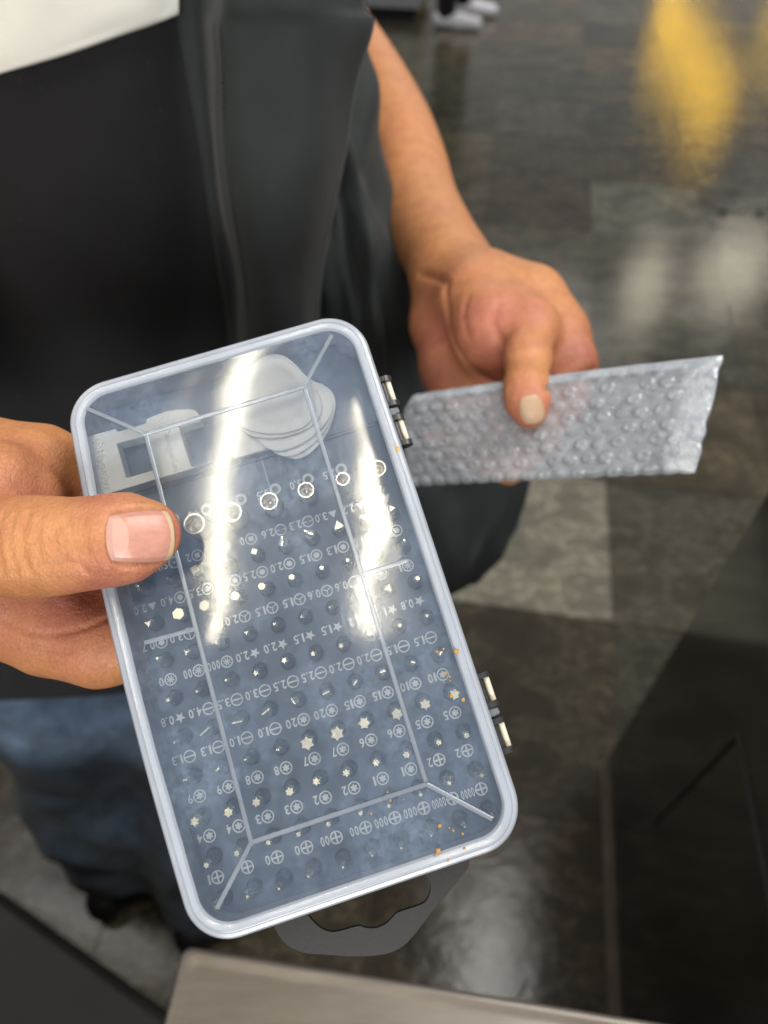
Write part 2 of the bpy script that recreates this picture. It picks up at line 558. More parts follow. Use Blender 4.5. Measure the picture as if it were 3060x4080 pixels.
def sheet(name, rows, thick, mat, parent, nu=90, nv=120, fold=0.0, foldsc=20, seed=1, mats=None, mfun=None, away=None, ret=False, extra=None):
    """curved cloth sheet through a grid of world points (rows of columns), given a real thickness"""
    P = catmull(np.array(rows), nv)                 # nv x cols x 3
    P = catmull(P.transpose(1, 0, 2), nu).transpose(1, 0, 2)   # nv x nu x 3
    du = np.gradient(P, axis=1); dv = np.gradient(P, axis=0)
    N = np.cross(du, dv); N /= np.linalg.norm(N, axis=2, keepdims=True) + 1e-12
    tocam = CAM - P
    sgn = np.sign((N * tocam).sum(2).mean())
    N *= sgn
    if fold:
        wv = np.clip((1 - np.linspace(0, 1, nv)) / 0.1, 0, 1)[:, None] * np.clip((1 - np.linspace(0, 1, nu)) / 0.08, 0.15, 1)[None, :]
        P = P + N * (fold * smooth_noise(nv, nu, foldsc, seed) * wv)[..., None]
    if extra is not None:
        P = P + N * extra(np.linspace(0, 1, nv)[:, None], np.linspace(0, 1, nu)[None, :])[..., None]
    B = P - N * thick
    V = np.concatenate([P.reshape(-1, 3), B.reshape(-1, 3)])
    F = []; mi = []
    off = nu * nv
    for i in range(nv - 1):
        for j in range(nu - 1):
            a = i * nu + j
            q = (a, a + 1, a + nu + 1, a + nu)
            F.append(q); mi.append(mfun(i / nv, j / nu) if mfun else 0)
            F.append(tuple(x + off for x in reversed(q))); mi.append(mfun(i / nv, j / nu) if mfun else 0)
    def edge(ids):
        for a, b in zip(ids[:-1], ids[1:]):
            F.append((a, b, b + off, a + off)); mi.append(0)
    edge([j for j in range(nu)]); edge([(nv - 1) * nu + j for j in range(nu)])
    edge([i * nu for i in range(nv)]); edge([i * nu + nu - 1 for i in range(nv)])
    if ret:
        return V, F, mi
    o = mesh_obj(name, V, F, mat, parent, True, mats, mi)
    bm = bmesh.new(); bm.from_mesh(o.data); bmesh.ops.recalc_face_normals(bm, faces=bm.faces); bm.to_mesh(o.data); bm.free()
    return o


# ------------------------------------------------------------------ smooth solid modelling (signed distance + surface nets)
def sd_cone(P, a, b, ra, rb, flat=1.0, fdir=None):
    a = np.asarray(a, float); b = np.asarray(b, float)
    d = b - a
    Q = P - a
    if fdir is not None and flat != 1.0:
        comp = Q @ fdir
        dc = d @ fdir
        t = np.clip(((Q @ d)) / max(d @ d, 1e-12), 0, 1)
        R = Q - t[..., None] * d
        c = R @ fdir
        R = R + (c * (flat - 1))[..., None] * fdir
        return (np.linalg.norm(R, axis=-1) - (ra + (rb - ra) * t)) / (flat ** 0.5)
    t = np.clip((Q @ d) / max(d @ d, 1e-12), 0, 1)
    R = Q - t[..., None] * d
    return np.linalg.norm(R, axis=-1) - (ra + (rb - ra) * t)


def smin(a, b, k):
    h = np.clip(0.5 + 0.5 * (b - a) / k, 0, 1)
    return b * (1 - h) + a * h - k * h * (1 - h)


class Solid:
    def __init__(s):
        s.p = []
    def chain(s, pts, k=0.006, flat=1.0, fdir=None):
        """pts: list of (world point, radius)"""
        s.p.append(('c', [(np.array(p, float), float(r)) for p, r in pts], k, flat, fdir))
    def groove(s, pts, r, k=0.002):
        s.p.append(('g', [np.array(p, float) for p in pts], r, k))
    def eval(s, P):
        shape = P.shape[:-1]
        d = np.full(shape, 1.0)
        for q in s.p:
            if q[0] == 'c':
                _, pts, k, flat, fd = q
                lo = np.min([p - r * 1.8 - 0.03 for p, r in pts], axis=0); hi = np.max([p + r * 1.8 + 0.03 for p, r in pts], axis=0)
                msk = np.all((P > lo) & (P < hi), axis=-1)
                if not msk.any():
                    continue
                X = P[msk]
                e = None
                for (a, ra), (b, rb) in zip(pts[:-1], pts[1:]):
                    c = sd_cone(X, a, b, ra, rb, flat, fd)
                    e = c if e is None else smin(e, c, k)
                if len(pts) == 1:
                    e = sd_cone(X, pts[0][0], pts[0][0] + 1e-5, pts[0][1], pts[0][1], flat, fd)
                d[msk] = smin(d[msk], e, k)
            else:
                _, pts, r, k = q
                lo = np.min(pts, axis=0) - 0.02; hi = np.max(pts, axis=0) + 0.02
                msk = np.all((P > lo) & (P < hi), axis=-1)
                if not msk.any():
                    continue
                X = P[msk]
                e = None
                for a, b in zip(pts[:-1], pts[1:]):
                    c = sd_cone(X, a, b, r, r)
                    e = c if e is None else np.minimum(e, c)
                d[msk] = -smin(-d[msk], e, k)
        return d
    def mesh(s, lo, hi, h, slab=24):
        lo = np.array(lo, float); hi = np.array(hi, float)
        n = np.ceil((hi - lo) / h).astype(int) + 1
        ax = [lo[i] + h * np.arange(n[i]) for i in range(3)]
        F = np.empty(n, dtype=np.float32)
        for i in range(0, n[0], slab):
            X = np.stack(np.meshgrid(ax[0][i:i + slab], ax[1], ax[2], indexing='ij'), -1)
            F[i:i + slab] = s.eval(X)
        return surface_nets(F, lo, h)


def surface_nets(F, lo, h):
    S_ = F < 0
    n = np.array(F.shape)
    c = np.zeros(n - 1, dtype=np.int8)
    for i in (0, 1):
        for j in (0, 1):
            for k in (0, 1):
                c += S_[i:n[0] - 1 + i, j:n[1] - 1 + j, k:n[2] - 1 + k]
    act = (c > 0) & (c < 8)
    idx = np.full(act.shape, -1, dtype=np.int64)
    A = np.argwhere(act)
    idx[act] = np.arange(len(A))
    acc = np.zeros((len(A), 3)); cnt = np.zeros(len(A))
    corners = [(i, j, k) for i in (0, 1) for j in (0, 1) for k in (0, 1)]
    vals = {q: F[A[:, 0] + q[0], A[:, 1] + q[1], A[:, 2] + q[2]].astype(float) for q in corners}
    for a in corners:
        for ax in range(3):
            if a[ax] == 0:
                b = list(a); b[ax] = 1; b = tuple(b)
                va, vb = vals[a], vals[b]
                m = (va < 0) != (vb < 0)
                t = np.where(m, va / np.where(m, va - vb, 1), 0)
                p = np.array(a, float)[None, :].repeat(len(A), 0)
                p[:, ax] = t
                acc[m] += p[m]; cnt[m] += 1
    V = lo + h * (A + acc / cnt[:, None])
    quads = []
    for ax in range(3):
        o1, o2 = [i for i in range(3) if i != ax]
        sl0 = [slice(None)] * 3; sl1 = [slice(None)] * 3
        sl0[ax] = slice(0, n[ax] - 1); sl1[ax] = slice(1, n[ax])
        ch = S_[tuple(sl0)] != S_[tuple(sl1)]
        E_ = np.argwhere(ch)
        ok = (E_[:, o1] > 0) & (E_[:, o2] > 0) & (E_[:, o1] < n[o1] - 1) & (E_[:, o2] < n[o2] - 1)
        E_ = E_[ok]
        ids = []
        for (da, db) in ((-1, -1), (0, -1), (0, 0), (-1, 0)):
            q = E_.copy(); q[:, o1] += da; q[:, o2] += db
            ids.append(idx[q[:, 0], q[:, 1], q[:, 2]])
        Q = np.stack(ids, 1)
        inside = S_[tuple(E_.T)]
        flip = inside if ax != 1 else ~inside
        Q[~flip] = Q[~flip][:, ::-1]
        quads.append(Q[(Q >= 0).all(1)])
    return V, np.concatenate(quads)

# ------------------------------------------------------------------ floor
AZ = math.radians(9.5)
ex = np.array([math.cos(AZ), -math.sin(AZ)])      # across
ey = np.array([math.sin(AZ), math.cos(AZ)])       # along, away from the camera
corner = onZ(1325, 1345)[:2]                      # a tile corner seen in the photograph
TW, TL = 0.45, 0.46
tm, nt, b = newmat('slate_tiles')
at = nt.nodes.new('ShaderNodeVertexColor'); at.layer_name = 'tile'
n1 = noise(nt, 5.5, 8, 0.68, vec=(1, 1.6, 1))
n2 = noise(nt, 28, 6, 0.7)
rr = ramp(nt, n1.outputs['Fac'], [(0.30, 0.65), (0.50, 0.95), (0.515, 2.4), (0.530, 1.0), (0.58, 1.1), (0.64, 2.1), (0.70, 1.3)])
r2 = ramp(nt, n2.outputs['Fac'], [(0.35, 0.75), (0.7, 1.3)])
m1 = nt.nodes.new('ShaderNodeMixRGB'); m1.blend_type = 'MULTIPLY'; m1.inputs[0].default_value = 0.9
m2 = nt.nodes.new('ShaderNodeMixRGB'); m2.blend_type = 'MULTIPLY'; m2.inputs[0].default_value = 0.7
nt.links.new(at.outputs[0], m1.inputs[1]); nt.links.new(rr.outputs[0], m1.inputs[2])
nt.links.new(m1.outputs[0], m2.inputs[1]); nt.links.new(r2.outputs[0], m2.inputs[2])
nt.links.new(m2.outputs[0], b.inputs['Base Color'])
r3 = ramp(nt, n1.outputs['Fac'], [(0.3, 0.05), (0.7, 0.13)])
nt.links.new(r3.outputs[0], b.inputs['Roughness'])
bump(nt, b, n1.outputs['Fac'], 0.35, 0.006)
g = G()
cols = []
for i in range(-22, 26):
    for j in range(-4, 40):
        gx, gy = i * TW, j * TL
        c4 = []
        for (u, v) in ((0.0015, 0.0015), (TW - 0.0015, 0.0015), (TW - 0.0015, TL - 0.0015), (0.0015, TL - 0.0015)):
            q = corner + ex * (gx + u) + ey * (gy + v)
            c4.append((q[0], q[1], 0.0))
        g.add(c4, [(0, 1, 2, 3)])
        if (i, j) == (-1, 0):
            c = (0.215, 0.20, 0.155)
        else:
            k = rng.uniform(0.046, 0.074)
            tint = rng.uniform(-1, 1) * 0.12
            c = (k * (1.16 + tint), k * 1.02, k * (0.70 - tint * 0.5))
            if j > 1 and rng.random() < 0.08:
                c = tuple(v * 1.9 for v in c)
        cols.append(c)
floor = g.build('floor', tm)
ca = floor.data.color_attributes.new('tile', 'FLOAT_COLOR', 'CORNER')
buf = []
for c in cols:
    buf += [c[0], c[1], c[2], 1.0] * 4
ca.data.foreach_set('color', buf)
tag(floor, kind='structure')
g = G()
g.add([(-60, -30, -0.004), (60, -30, -0.004), (60, 90, -0.004), (-60, 90, -0.004)], [(0, 1, 2, 3)])
tag(g.build('floor_bed', M['grout']), kind='structure')

# lit ceiling signs and lamps mirrored in the glossy floor
def reflect_spot(x, y, Z=3.0):
    p = onZ(x, y); d = ray(x, y); d = np.array([d[0], d[1], -d[2]])
    return p + d * ((Z - p[2]) / d[2])


def bar_lamp(name, a, b_, w, power, color, Z=3.0):
    A = reflect_spot(*a, Z); B = reflect_spot(*b_, Z)
    lamp(name, (A + B) / 2, (0, 0, -1), w, np.linalg.norm(B - A), power, color, up=(B - A))
bar_lamp('yellow_sign_light', (1418, 20), (1562, 268), 0.10, 75, (1.0, 0.56, 0.0))
bar_lamp('yellow_sign_light', (1655, 10), (1710, 120), 0.11, 16, (1.0, 0.62, 0.0))
bar_lamp('shop_light', (1385, 590), (1395, 670), 0.10, 9, WARM)
bar_lamp('shop_light', (1520, 570), (1650, 600), 0.16, 16, WARM)

for (x, y, nm) in ((1561, 458, 'left'), (1642, 462, 'right')):
    p = onZ(x, y)
    g = G()
    g.cyl((0, 0, 0), (0, 0, 0.006), 0.024, 0.022, 24); g.cyl((0, 0, 0.006), (0, 0, 0.012), 0.016, 0.010, 24)
    o = g.build('floor_cap', M['black_pl']); o.location = p
    tag(o, f'small round black cap on the grey floor tiles, the {nm} one of the pair', 'floor cap', 'black caps on the floor')

# tall black cabinet on the right
def rotm(p):
    return Matrix(((ex[0], ey[0], 0, p[0]), (ex[1], ey[1], 0, p[1]), (0, 0, 1, p[2] if len(p) > 2 else 0), (0, 0, 0, 1)))
cc = onZ(1306, 1650)
root = empty('cabinet', rotm(cc), 'tall black laminate cabinet standing on the tiles at the right of the picture', 'cabinet')
g = G()
g.box(0, 0.6, -1.6, 0, 0.0, 1.30)
g.build('side_panel', M['gloss_black'], root)
g = G(); g.box(-0.006, 0.61, -1.61, 0.006, 1.302, 1.33)
g.build('top', M['cab'], root)
g = G(); g.box(-0.004, 0.0, -1.5, 0.0, 0.0, 0.03); g.box(-0.010, -0.004, -1.5, 0.0, 0.0, 0.010)
g.build('skirting_strip', M['skirting'], root)
# seam strips of the side panel
FP = (cc, np.array([-ex[0], -ex[1], 0.0]))
def faceloc(x, y):
    p = onplane(x, y, cc, FP[1]) - cc
    return p[:2] @ ey, p[2]
j0 = faceloc(1595, 1585); j1 = faceloc(1410, 1778); j2 = faceloc(1655, 1900); j3 = faceloc(1659, 1515)
g = G()
def strip(a, b_, w):
    a = np.array(a); b_ = np.array(b_); d = (b_ - a) / np.linalg.norm(b_ - a); q = np.array([-d[1], d[0]]) * w / 2
    P = [a + q, a - q, b_ - q, b_ + q]
    V = [(-0.0030, p[0], p[1]) for p in P] + [(0.001, p[0], p[1]) for p in P]
    g.add(V, [(0, 1, 2, 3), (4, 7, 6, 5), (0, 4, 5, 1), (1, 5, 6, 2), (2, 6, 7, 3), (3, 7, 4, 0)])
strip(j0, j1, 0.006); strip(j0, (j0[0] + (j2[0] - j0[0]) * 3, j0[1] + (j2[1] - j0[1]) * 3), 0.006)
g.build('seam_strip', M['seam'], root)

# steel counter under the case
CZ = 0.96
k0 = onZ(395, 2041, CZ); k1 = onZ(1400, 2205, CZ); k2 = onZ(352, 2212, CZ)
dx = (k1 - k0) / np.linalg.norm(k1 - k0); dy = (k2 - k0) / np.linalg.norm(k2 - k0)
root = empty('steel_counter', (k0[0], k0[1], 0), 'brushed steel counter corner in front of the man, below the case', 'counter')
def cpt(u, v, z):
    p = k0 + dx * u + dy * v
    return (p[0] - k0[0], p[1] - k0[1], z)
g = G()
def cpoly(ins, z):
    r_ = 0.006; pts = []
    for (u, v, a0) in ((ins + r_, ins + r_, 180), (0.9 - ins - r_, ins + r_, 270), (0.9 - ins - r_, 0.5, None), (ins + 0.0, 0.5, None)):
        if a0 is None:
            pts.append(cpt(u, v, z)); continue
        for t in range(7):
            a = math.radians(a0 + 15 * t)
            pts.append(cpt(u + r_ * math.cos(a), v + r_ * math.sin(a), z))
    return pts
g.loft([cpoly(i_, z_) for i_, z_ in ((0.0015, CZ - 0.03), (0.0, CZ - 0.028), (0.0, CZ - 0.0015), (0.0006, CZ - 0.0004), (0.002, CZ), (0.004, CZ), (0.006, CZ - 0.0009), (0.0085, CZ - 0.0009))], True, True, True)
sharp(g.build('counter_top', M['steel'], root), 50)
g = G()
P_ = [cpt(0.03, 0.03, 0)[:2], cpt(0.87, 0.03, 0)[:2], cpt(0.87, 0.48, 0)[:2], cpt(0.03, 0.48, 0)[:2]]
g.prism(P_, 0.0, CZ - 0.031)
g.build('counter_base', M['cab'], root)

# low black cabinet at the lower left
LZ = 0.62
a0 = onZ(-60, 1893, LZ); a1 = onZ(352, 2190, LZ)
d1 = (a1 - a0) / np.linalg.norm(a1 - a0); d2 = np.array([d1[1], -d1[0], 0])
if d2 @ np.array([0, -1, 0]) < 0: d2 = -d2
root = empty('low_cabinet', ((a0 + a1)[0] / 2, (a0 + a1)[1] / 2, 0), 'low black cabinet with a rounded glossy edge in the bottom left corner', 'cabinet')
o0 = (a0 + a1) / 2
g = G()
def lp(u, v, z):
    p = a0 + d1 * u + d2 * v
    return (p[0] - o0[0], p[1] - o0[1], z)
def lpoly(i_, z_):
    return [lp(-0.3 + i_, i_, z_), lp(0.62 - i_, i_, z_), lp(0.62 - i_, 0.45 - i_, z_), lp(-0.3 + i_, 0.45 - i_, z_)]
g.loft([lpoly(0, LZ - 0.03), lpoly(0, LZ - 0.006), lpoly(0.002, LZ - 0.002), lpoly(0.006, LZ)], True, True, True)
g.build('top_panel', M['cab'], root)
g = G(); g.loft([lpoly(0.012, 0), lpoly(0.012, LZ - 0.031)], True, True, True)
g.build('carcass', M['cab'], root)

# far counter and the passer-by behind
fc = onZ(905, 47)
root = empty('display_counter', rotm(fc), 'pale grey display counter with a dark plinth far behind the man', 'counter')
g = G(); g.box(-1.6, 0.0, 0.0, 0.6, 0.07, 1.0); g.build('panel', M['grey_face'], root)
g = G(); g.box(-1.57, -0.03, 0.03, 0.57, 0.0, 0.069); g.build('plinth', M['cab'], root)

# ------------------------------------------------------------------ the passer-by (only shoes and trouser hems reach the frame)
fp = onZ(990, 62)
s = Solid()
def q(x, y, z): return np.array([fp[0] + x, fp[1] + y, z])
for sx, oy in ((-0.06, 0.0), (0.07, 0.28)):
    s.chain([(q(sx - 0.02, oy + 0.03, 0.08), 0.045), (q(sx - 0.03, oy + 0.05, 0.48), 0.06), (q(0.35 * sx - 0.03, 0.12, 0.92), 0.085)], 0.03)
s.chain([(q(-0.03, 0.13, 0.95), 0.13), (q(-0.03, 0.14, 1.2), 0.13), (q(-0.03, 0.15, 1.42), 0.13)], 0.05)
s.chain([(q(-0.03, 0.15, 1.45), 0.06), (q(-0.03, 0.14, 1.55), 0.055)], 0.03)
s.chain([(q(-0.03, 0.12, 1.66), 0.09), (q(-0.03, 0.10, 1.60), 0.075)], 0.03)
for sg in (-1, 1):
    s.chain([(q(-0.03 + sg * 0.18, 0.15, 1.40), 0.05), (q(-0.03 + sg * 0.23, 0.15, 1.12), 0.042), (q(-0.03 + sg * 0.22, 0.05, 0.88), 0.032), (q(-0.03 + sg * 0.22, 0.02, 0.80), 0.035)], 0.03)
V, F = s.mesh(fp + np.array([-0.4, -0.2, 0.02]), fp + np.array([0.4, 0.5, 1.8]), 0.012)
pr = empty('person', fp, 'passer-by in black trousers and white shoes standing far behind on the tiles', 'person')
o = mesh_obj('body', V - fp, F, M['skin'], pr)
s2 = Solid()
for sx, oy in ((-0.06, 0.0), (0.07, 0.28)):
    s2.chain([(q(sx - 0.02, oy + 0.03, 0.10), 0.062), (q(sx - 0.03, oy + 0.05, 0.48), 0.075), (q(0.35 * sx - 0.03, 0.12, 0.92), 0.10)], 0.03)
s2.chain([(q(-0.03, 0.13, 0.93), 0.145), (q(-0.03, 0.14, 1.0), 0.145)], 0.05)
V, F = s2.mesh(fp + np.array([-0.4, -0.2, 0.0]), fp + np.array([0.4, 0.6, 1.2]), 0.012)
mesh_obj('trousers', V - fp, F, M['trouser'], pr)
s2 = Solid()
s2.chain([(q(-0.03, 0.13, 1.02), 0.15), (q(-0.03, 0.14, 1.2), 0.15), (q(-0.03, 0.15, 1.38), 0.15)], 0.05)
V, F = s2.mesh(fp + np.array([-0.4, -0.2, 0.8]), fp + np.array([0.4, 0.6, 1.6]), 0.012)
mesh_obj('shirt', V - fp, F, M['jacket'], pr)
for sx, oy in ((-0.06, 0.0), (0.07, 0.28)):
    s3 = Solid()
    s3.chain([(q(sx - 0.06, oy + 0.04, 0.048), 0.045), (q(sx + 0.06, oy + 0.0, 0.042), 0.042), (q(sx + 0.17, oy - 0.03, 0.036), 0.036)], 0.02)
    V, F = s3.mesh(q(sx - 0.2, oy - 0.2, -0.01), q(sx + 0.3, oy + 0.2, 0.15), 0.006)
    mesh_obj('shoe', V - fp, F, M['shoe'], pr)

# ------------------------------------------------------------------ the man holding the case
pc = np.array([-0.28, 0.50, 0.0])
person = empty('person', pc, 'man in a black shirt and charcoal jacket holding the clear case and bubble wrap', 'person')
body = Solid()        # coarse: torso, legs, head, upper arms
def W_(x, y, z): return np.array([x, y, z])
body.chain([(W_(-0.27, 0.58, 0.92), 0.125), (W_(-0.27, 0.59, 1.12), 0.12), (W_(-0.27, 0.60, 1.33), 0.125)], 0.06)
body.chain([(W_(-0.38, 0.60, 1.34), 0.075), (W_(-0.16, 0.60, 1.34), 0.075)], 0.06)
body.chain([(W_(-0.27, 0.60, 1.40), 0.06), (W_(-0.27, 0.58, 1.52), 0.055)], 0.03)
body.chain([(W_(-0.27, 0.56, 1.66), 0.088), (W_(-0.27, 0.53, 1.585), 0.062)], 0.03)
body.chain([(W_(-0.27, 0.46, 1.635), 0.010), (W_(-0.27, 0.45, 1.605), 0.014)], 0.015)
for sg in (-1, 1):
    body.chain([(W_(-0.27 + sg * 0.09, 0.56, 1.64), 0.018), (W_(-0.27 + sg * 0.09, 0.565, 1.61), 0.013)], 0.008)
    body.chain([(W_(-0.27 + sg * 0.09, 0.56, 0.86), 0.085), (W_(-0.35 + sg * 0.08, 0.445, 0.48), 0.058), (W_(-0.375 + sg * 0.08, 0.36, 0.09), 0.04)], 0.03)
elbowL = D(690, -20, 0.70)
body.chain([(W_(-0.13, 0.60, 1.35), 0.055), (elbowL + np.array([0.0, 0.03, 0.03]), 0.043), (D(720, 20, 0.69), 0.036)], 0.02)
elbowR = D(-420, 1100, 0.36)
body.chain([(W_(-0.41, 0.60, 1.35), 0.055), (elbowR + np.array([0, 0.05, 0]), 0.045), (elbowR, 0.04)], 0.02)

def nearpink(V, spots):
    a = np.zeros(len(V))
    for p, r, w in spots:
        a = np.maximum(a, w * np.clip(1.25 - np.linalg.norm(V - p, axis=1) / r, 0, 1))
    return np.clip(a, 0, 1)

# left hand (on the right of the picture)
LH = Solid()
def c(x, y, z, r): return (D(x, y, z), px(r, z))
arm_ = [c(700, 0, .70, 56), c(782, 130, .64, 66), c(842, 255, .60, 79), c(880, 350, .57, 81), c(905, 440, .54, 82), c(940, 520, .505, 86), c(985, 595, .465, 88), c(1015, 650, .445, 84)]
arm_ = catmull([np.r_[p, r] for p, r in arm_], 40)
LH.chain([(q_[:3], q_[3]) for q_ in arm_], 0.003)
LH.chain([c(965, 600, .47, 72), c(958, 700, .455, 66), c(985, 790, .44, 70), c(1010, 880, .425, 66)], 0.012)   # heel of the palm
LH.chain([c(1040, 650, .435, 95), c(1120, 760, .415, 90), c(1130, 880, .415, 70)], 0.016)     # palm
LH.chain([c(1055, 640, .435, 82), c(1140, 660, .425, 78), c(1195, 725, .415, 68), c(1226, 785, .405, 60)], 0.012)  # index side
LH.chain([c(1032, 648, .420, 78), c(1070, 715, .402, 84), c(1105, 735, .398, 66)], 0.010)     # ball of the thumb
LH.chain([c(1110, 690, .395, 62), c(1145, 705, .388, 58), c(1140, 775, .372, 47), c(1137, 835, .360, 44), c(1140, 872, .355, 44), c(1145, 896, .353, 27)], 0.006, 1.12, _f)
LH.chain([c(1230, 790, .405, 58), c(1222, 880, .396, 42), c(1170, 930, .390, 36), c(1110, 950, .390, 32)], 0.005)
LH.chain([c(1150, 830, .42, 60), c(1165, 950, .405, 42), c(1100, 1011, .396, 33), c(1050, 1000, .396, 30)], 0.005)
LH.chain([c(1090, 850, .425, 56), c(1080, 950, .415, 42), c(1030, 985, .404, 34), c(985, 970, .405, 28)], 0.005)
LH.chain([c(1020, 870, .425, 52), c(1000, 940, .425, 37), c(960, 965, .413, 31), c(930, 955, .414, 26)], 0.005)

def trace(sol, x, y, z0=0.12):
    d = ray(x, y); L = np.linalg.norm(d); t = z0
    for _ in range(260):
        P = (CAM + d * t)[None, None, :]
        v = float(sol.eval(P)[0, 0])
        if v < 1e-5: break
        t += min(max(v * 0.8, 2e-5), 0.004) / L
        if t > 1.2: return None
    return CAM + d * t

def trace_many(sol, X, Y, z0):
    dx_ = (np.asarray(X) * KD - 1530) / FPX; dy_ = (np.asarray(Y) * KD - 2040) / FPX
    d = np.stack([dx_, dy_, np.ones_like(dx_)], -1) @ MC.T
    L = np.linalg.norm(d, axis=-1); t = np.full(L.shape, z0)
    for _ in range(130):
        v = sol.eval(CAM + d * t[..., None])
        t = t + np.where(v < 1e-5, 0, np.minimum(np.maximum(v * 0.85, 1e-5), 0.004)) / L
    return CAM + d * t[..., None]

def groove(sol, pts, rpx, depth_px, z0=0.12, n=9, k=0.0012):
    xs = catmull([(a, b) for a, b in pts], n)
    P = list(trace_many(sol, xs[:, 0], xs[:, 1], z0))
    if len(P) < 2: return None
    zz = (P[0] - CAM) @ _f
    r = px(rpx * 1.9, zz)
    off = r - px(depth_px * 2.6, zz)
    return ('g', [p - (p - CAM) / np.linalg.norm(p - CAM) * off for p in P], r, k)

gl = [groove(LH, [(1078, 655), (1066, 700), (1088, 748)], 4, 2.0), groove(LH, [(1100, 838), (1138, 830), (1176, 838)], 3, 1.6),
      groove(LH, [(1098, 850), (1138, 843), (1176, 850)], 3, 1.4), groove(LH, [(960, 625), (972, 720), (1010, 790), (1075, 835)], 6, 3.5),
      groove(LH, [(905, 590), (940, 600), (968, 612)], 4, 2), groove(LH, [(1010, 640), (1000, 680), (1010, 730)], 3, 1.2), groove(LH, [(1182, 838), (1230, 815), (1285, 800)], 4, 2.5)]
LH.p += [q_ for q_ in gl if q_]
lo = np.min([D(x, y, z) for x, y, z in ((700, -30, .7), (1330, 1080, .34), (700, 1080, .34), (880, 600, .5), (1300, 0, .6))], axis=0)
lo = np.array([-0.14, 0.12, 0.98]); hi = np.array([0.16, 0.80, 1.36])
print('left hand bounds', lo, hi)
allp = np.array([p for q_ in LH.p if q_[0] == 'c' for p, r in q_[1]])
lo = allp.min(0) - 0.045; hi = allp.max(0) + 0.045
VL, FL = LH.mesh(lo, hi, 0.0016)
pinkL = nearpink(VL, [(D(985, 760, .43), 0.05, .9), (D(1060, 720, .39), 0.035, .9), (D(1140, 885, .35), 0.015, .9), (D(1240, 800, .40), 0.03, 1.0), (D(1100, 840, .41), .04, .9)])

# right hand (on the left of the picture), its thumb lying on the lid
RH = Solid()
RH.chain([c(-420, 1180, .30, 150), c(-260, 1180, .265, 150), c(-120, 1180, .245, 150)], 0.012)      # wrist and forearm
RH.chain([c(-130, 1060, .25, 120), c(-60, 1220, .25, 150), c(30, 1290, .25, 110)], 0.012)           # palm
RH.chain([c(-170, 1185, .222, 110), c(-60, 1180, .212, 98), c(20, 1181, .207, 91), c(80, 1181, .2045, 95), c(155, 1178, .2038, 86), c(240, 1167, .2035, 84),
          c(295, 1158, .204, 76), c(333, 1152, .2045, 47)], 0.007, 1.25, bn)                       # thumb
RH.chain([c(-130, 1080, .232, 110), c(-10, 1075, .228, 112), c(40, 1095, .232, 95)], 0.008)         # web between thumb and index
RH.chain([c(-160, 1010, .25, 95), c(-20, 1005, .247, 96), c(90, 1020, .250, 96), c(190, 1045, .256, 70), c(330, 1060, .252, 58), c(400, 1075, .250, 40)], 0.006)  # index finger, behind the case
RH.chain([c(-150, 1120, .27, 90), c(60, 1150, .272, 72), c(220, 1170, .262, 62), c(350, 1180, .251, 56), c(430, 1185, .249, 38)], 0.005)
RH.chain([c(-120, 1250, .27, 120), c(60, 1280, .268, 100), c(220, 1300, .258, 66), c(350, 1300, .248, 54), c(430, 1300, .246, 36)], 0.005)
RH.chain([c(-140, 1230, .258, 140), c(0, 1290, .252, 108), c(120, 1350, .248, 100), c(220, 1392, .245, 82), c(330, 1400, .243, 58), c(400, 1395, .241, 38)], 0.008)
gr = []
for pts, rr_, dd in (([(175, 1110), (165, 1160), (170, 1215)], 3, 1.4), ([(188, 1108), (182, 1150), (188, 1200)], 2.5, 1.0),
                     ([(112, 1160), (118, 1140), (146, 1130), (158, 1160), (150, 1195), (124, 1200), (112, 1175)], 2.5, 1.2), ([(60, 1105), (44, 1160), (60, 1235)], 3, 1.3),
                     ([(88, 1110), (78, 1160), (90, 1225)], 2.5, 1.1), ([(30, 1110), (18, 1170), (34, 1240)], 2.5, 1.0), ([(5, 1110), (-8, 1170), (6, 1240)], 2.5, 1.0),
                     ([(100, 1225), (130, 1215), (170, 1222), (190, 1240)], 2.5, 1.2), ([(205, 1105), (212, 1160), (215, 1200)], 2.0, 0.8),
                     ([(0, 1340), (80, 1370), (170, 1360), (240, 1330)], 3, 1.4), ([(0, 1375), (70, 1400), (150, 1410)], 3, 1.2)):
    q_ = groove(RH, pts, rr_, dd, k=0.0011)
    if q_: gr.append(q_)
RH_nog = Solid(); RH_nog.p = list(RH.p)
RH.p += gr
# nail bed: press a shallow rim round the nail
nail_c = [(232, 1112), (226, 1150), (236, 1195), (258, 1216), (310, 1218), (352, 1208), (374, 1180), (378, 1145), (368, 1118), (346, 1104), (290, 1100), (245, 1103), (232, 1112)]
q_ = groove(RH_nog, nail_c, 4.5, 2.6, n=40, k=0.0015)
if q_: RH.p.append(q_)
allp = np.array([p for q_ in RH.p if q_[0] == 'c' for p, r in q_[1]])
lo = allp.min(0) - 0.035; hi = allp.max(0) + 0.035
lo[0] = max(lo[0], D(-330, 1180, .28)[0])
VR, FR = RH.mesh(lo, hi, 0.0008)
pinkR = nearpink(VR, [(D(60, 1110, .22), 0.017, .9), (D(20, 1050, .23), 0.016, 1.0), (D(330, 1230, .205), 0.012, .8), (D(150, 1320, .24), 0.022, 1.0), (D(230, 1090, .2), .010, .7),
                      (D(230, 1235, .2), .010, .7), (D(132, 1165, .2), .005, .6), (D(60, 1300, .24), .02, .8), (D(375, 1150, .204), .006, .9)])
allp = np.array([[-0.6, 0.3, 0.01], [0.1, 0.78, 1.8]])
VB, FB = body.mesh(allp[0], allp[1], 0.009)
print('body verts', len(VB), len(VL), len(VR))
V = np.concatenate([VR, VL, VB]) - pc
F = np.concatenate([FR, FL + len(VR), FB + len(VR) + len(VL)])
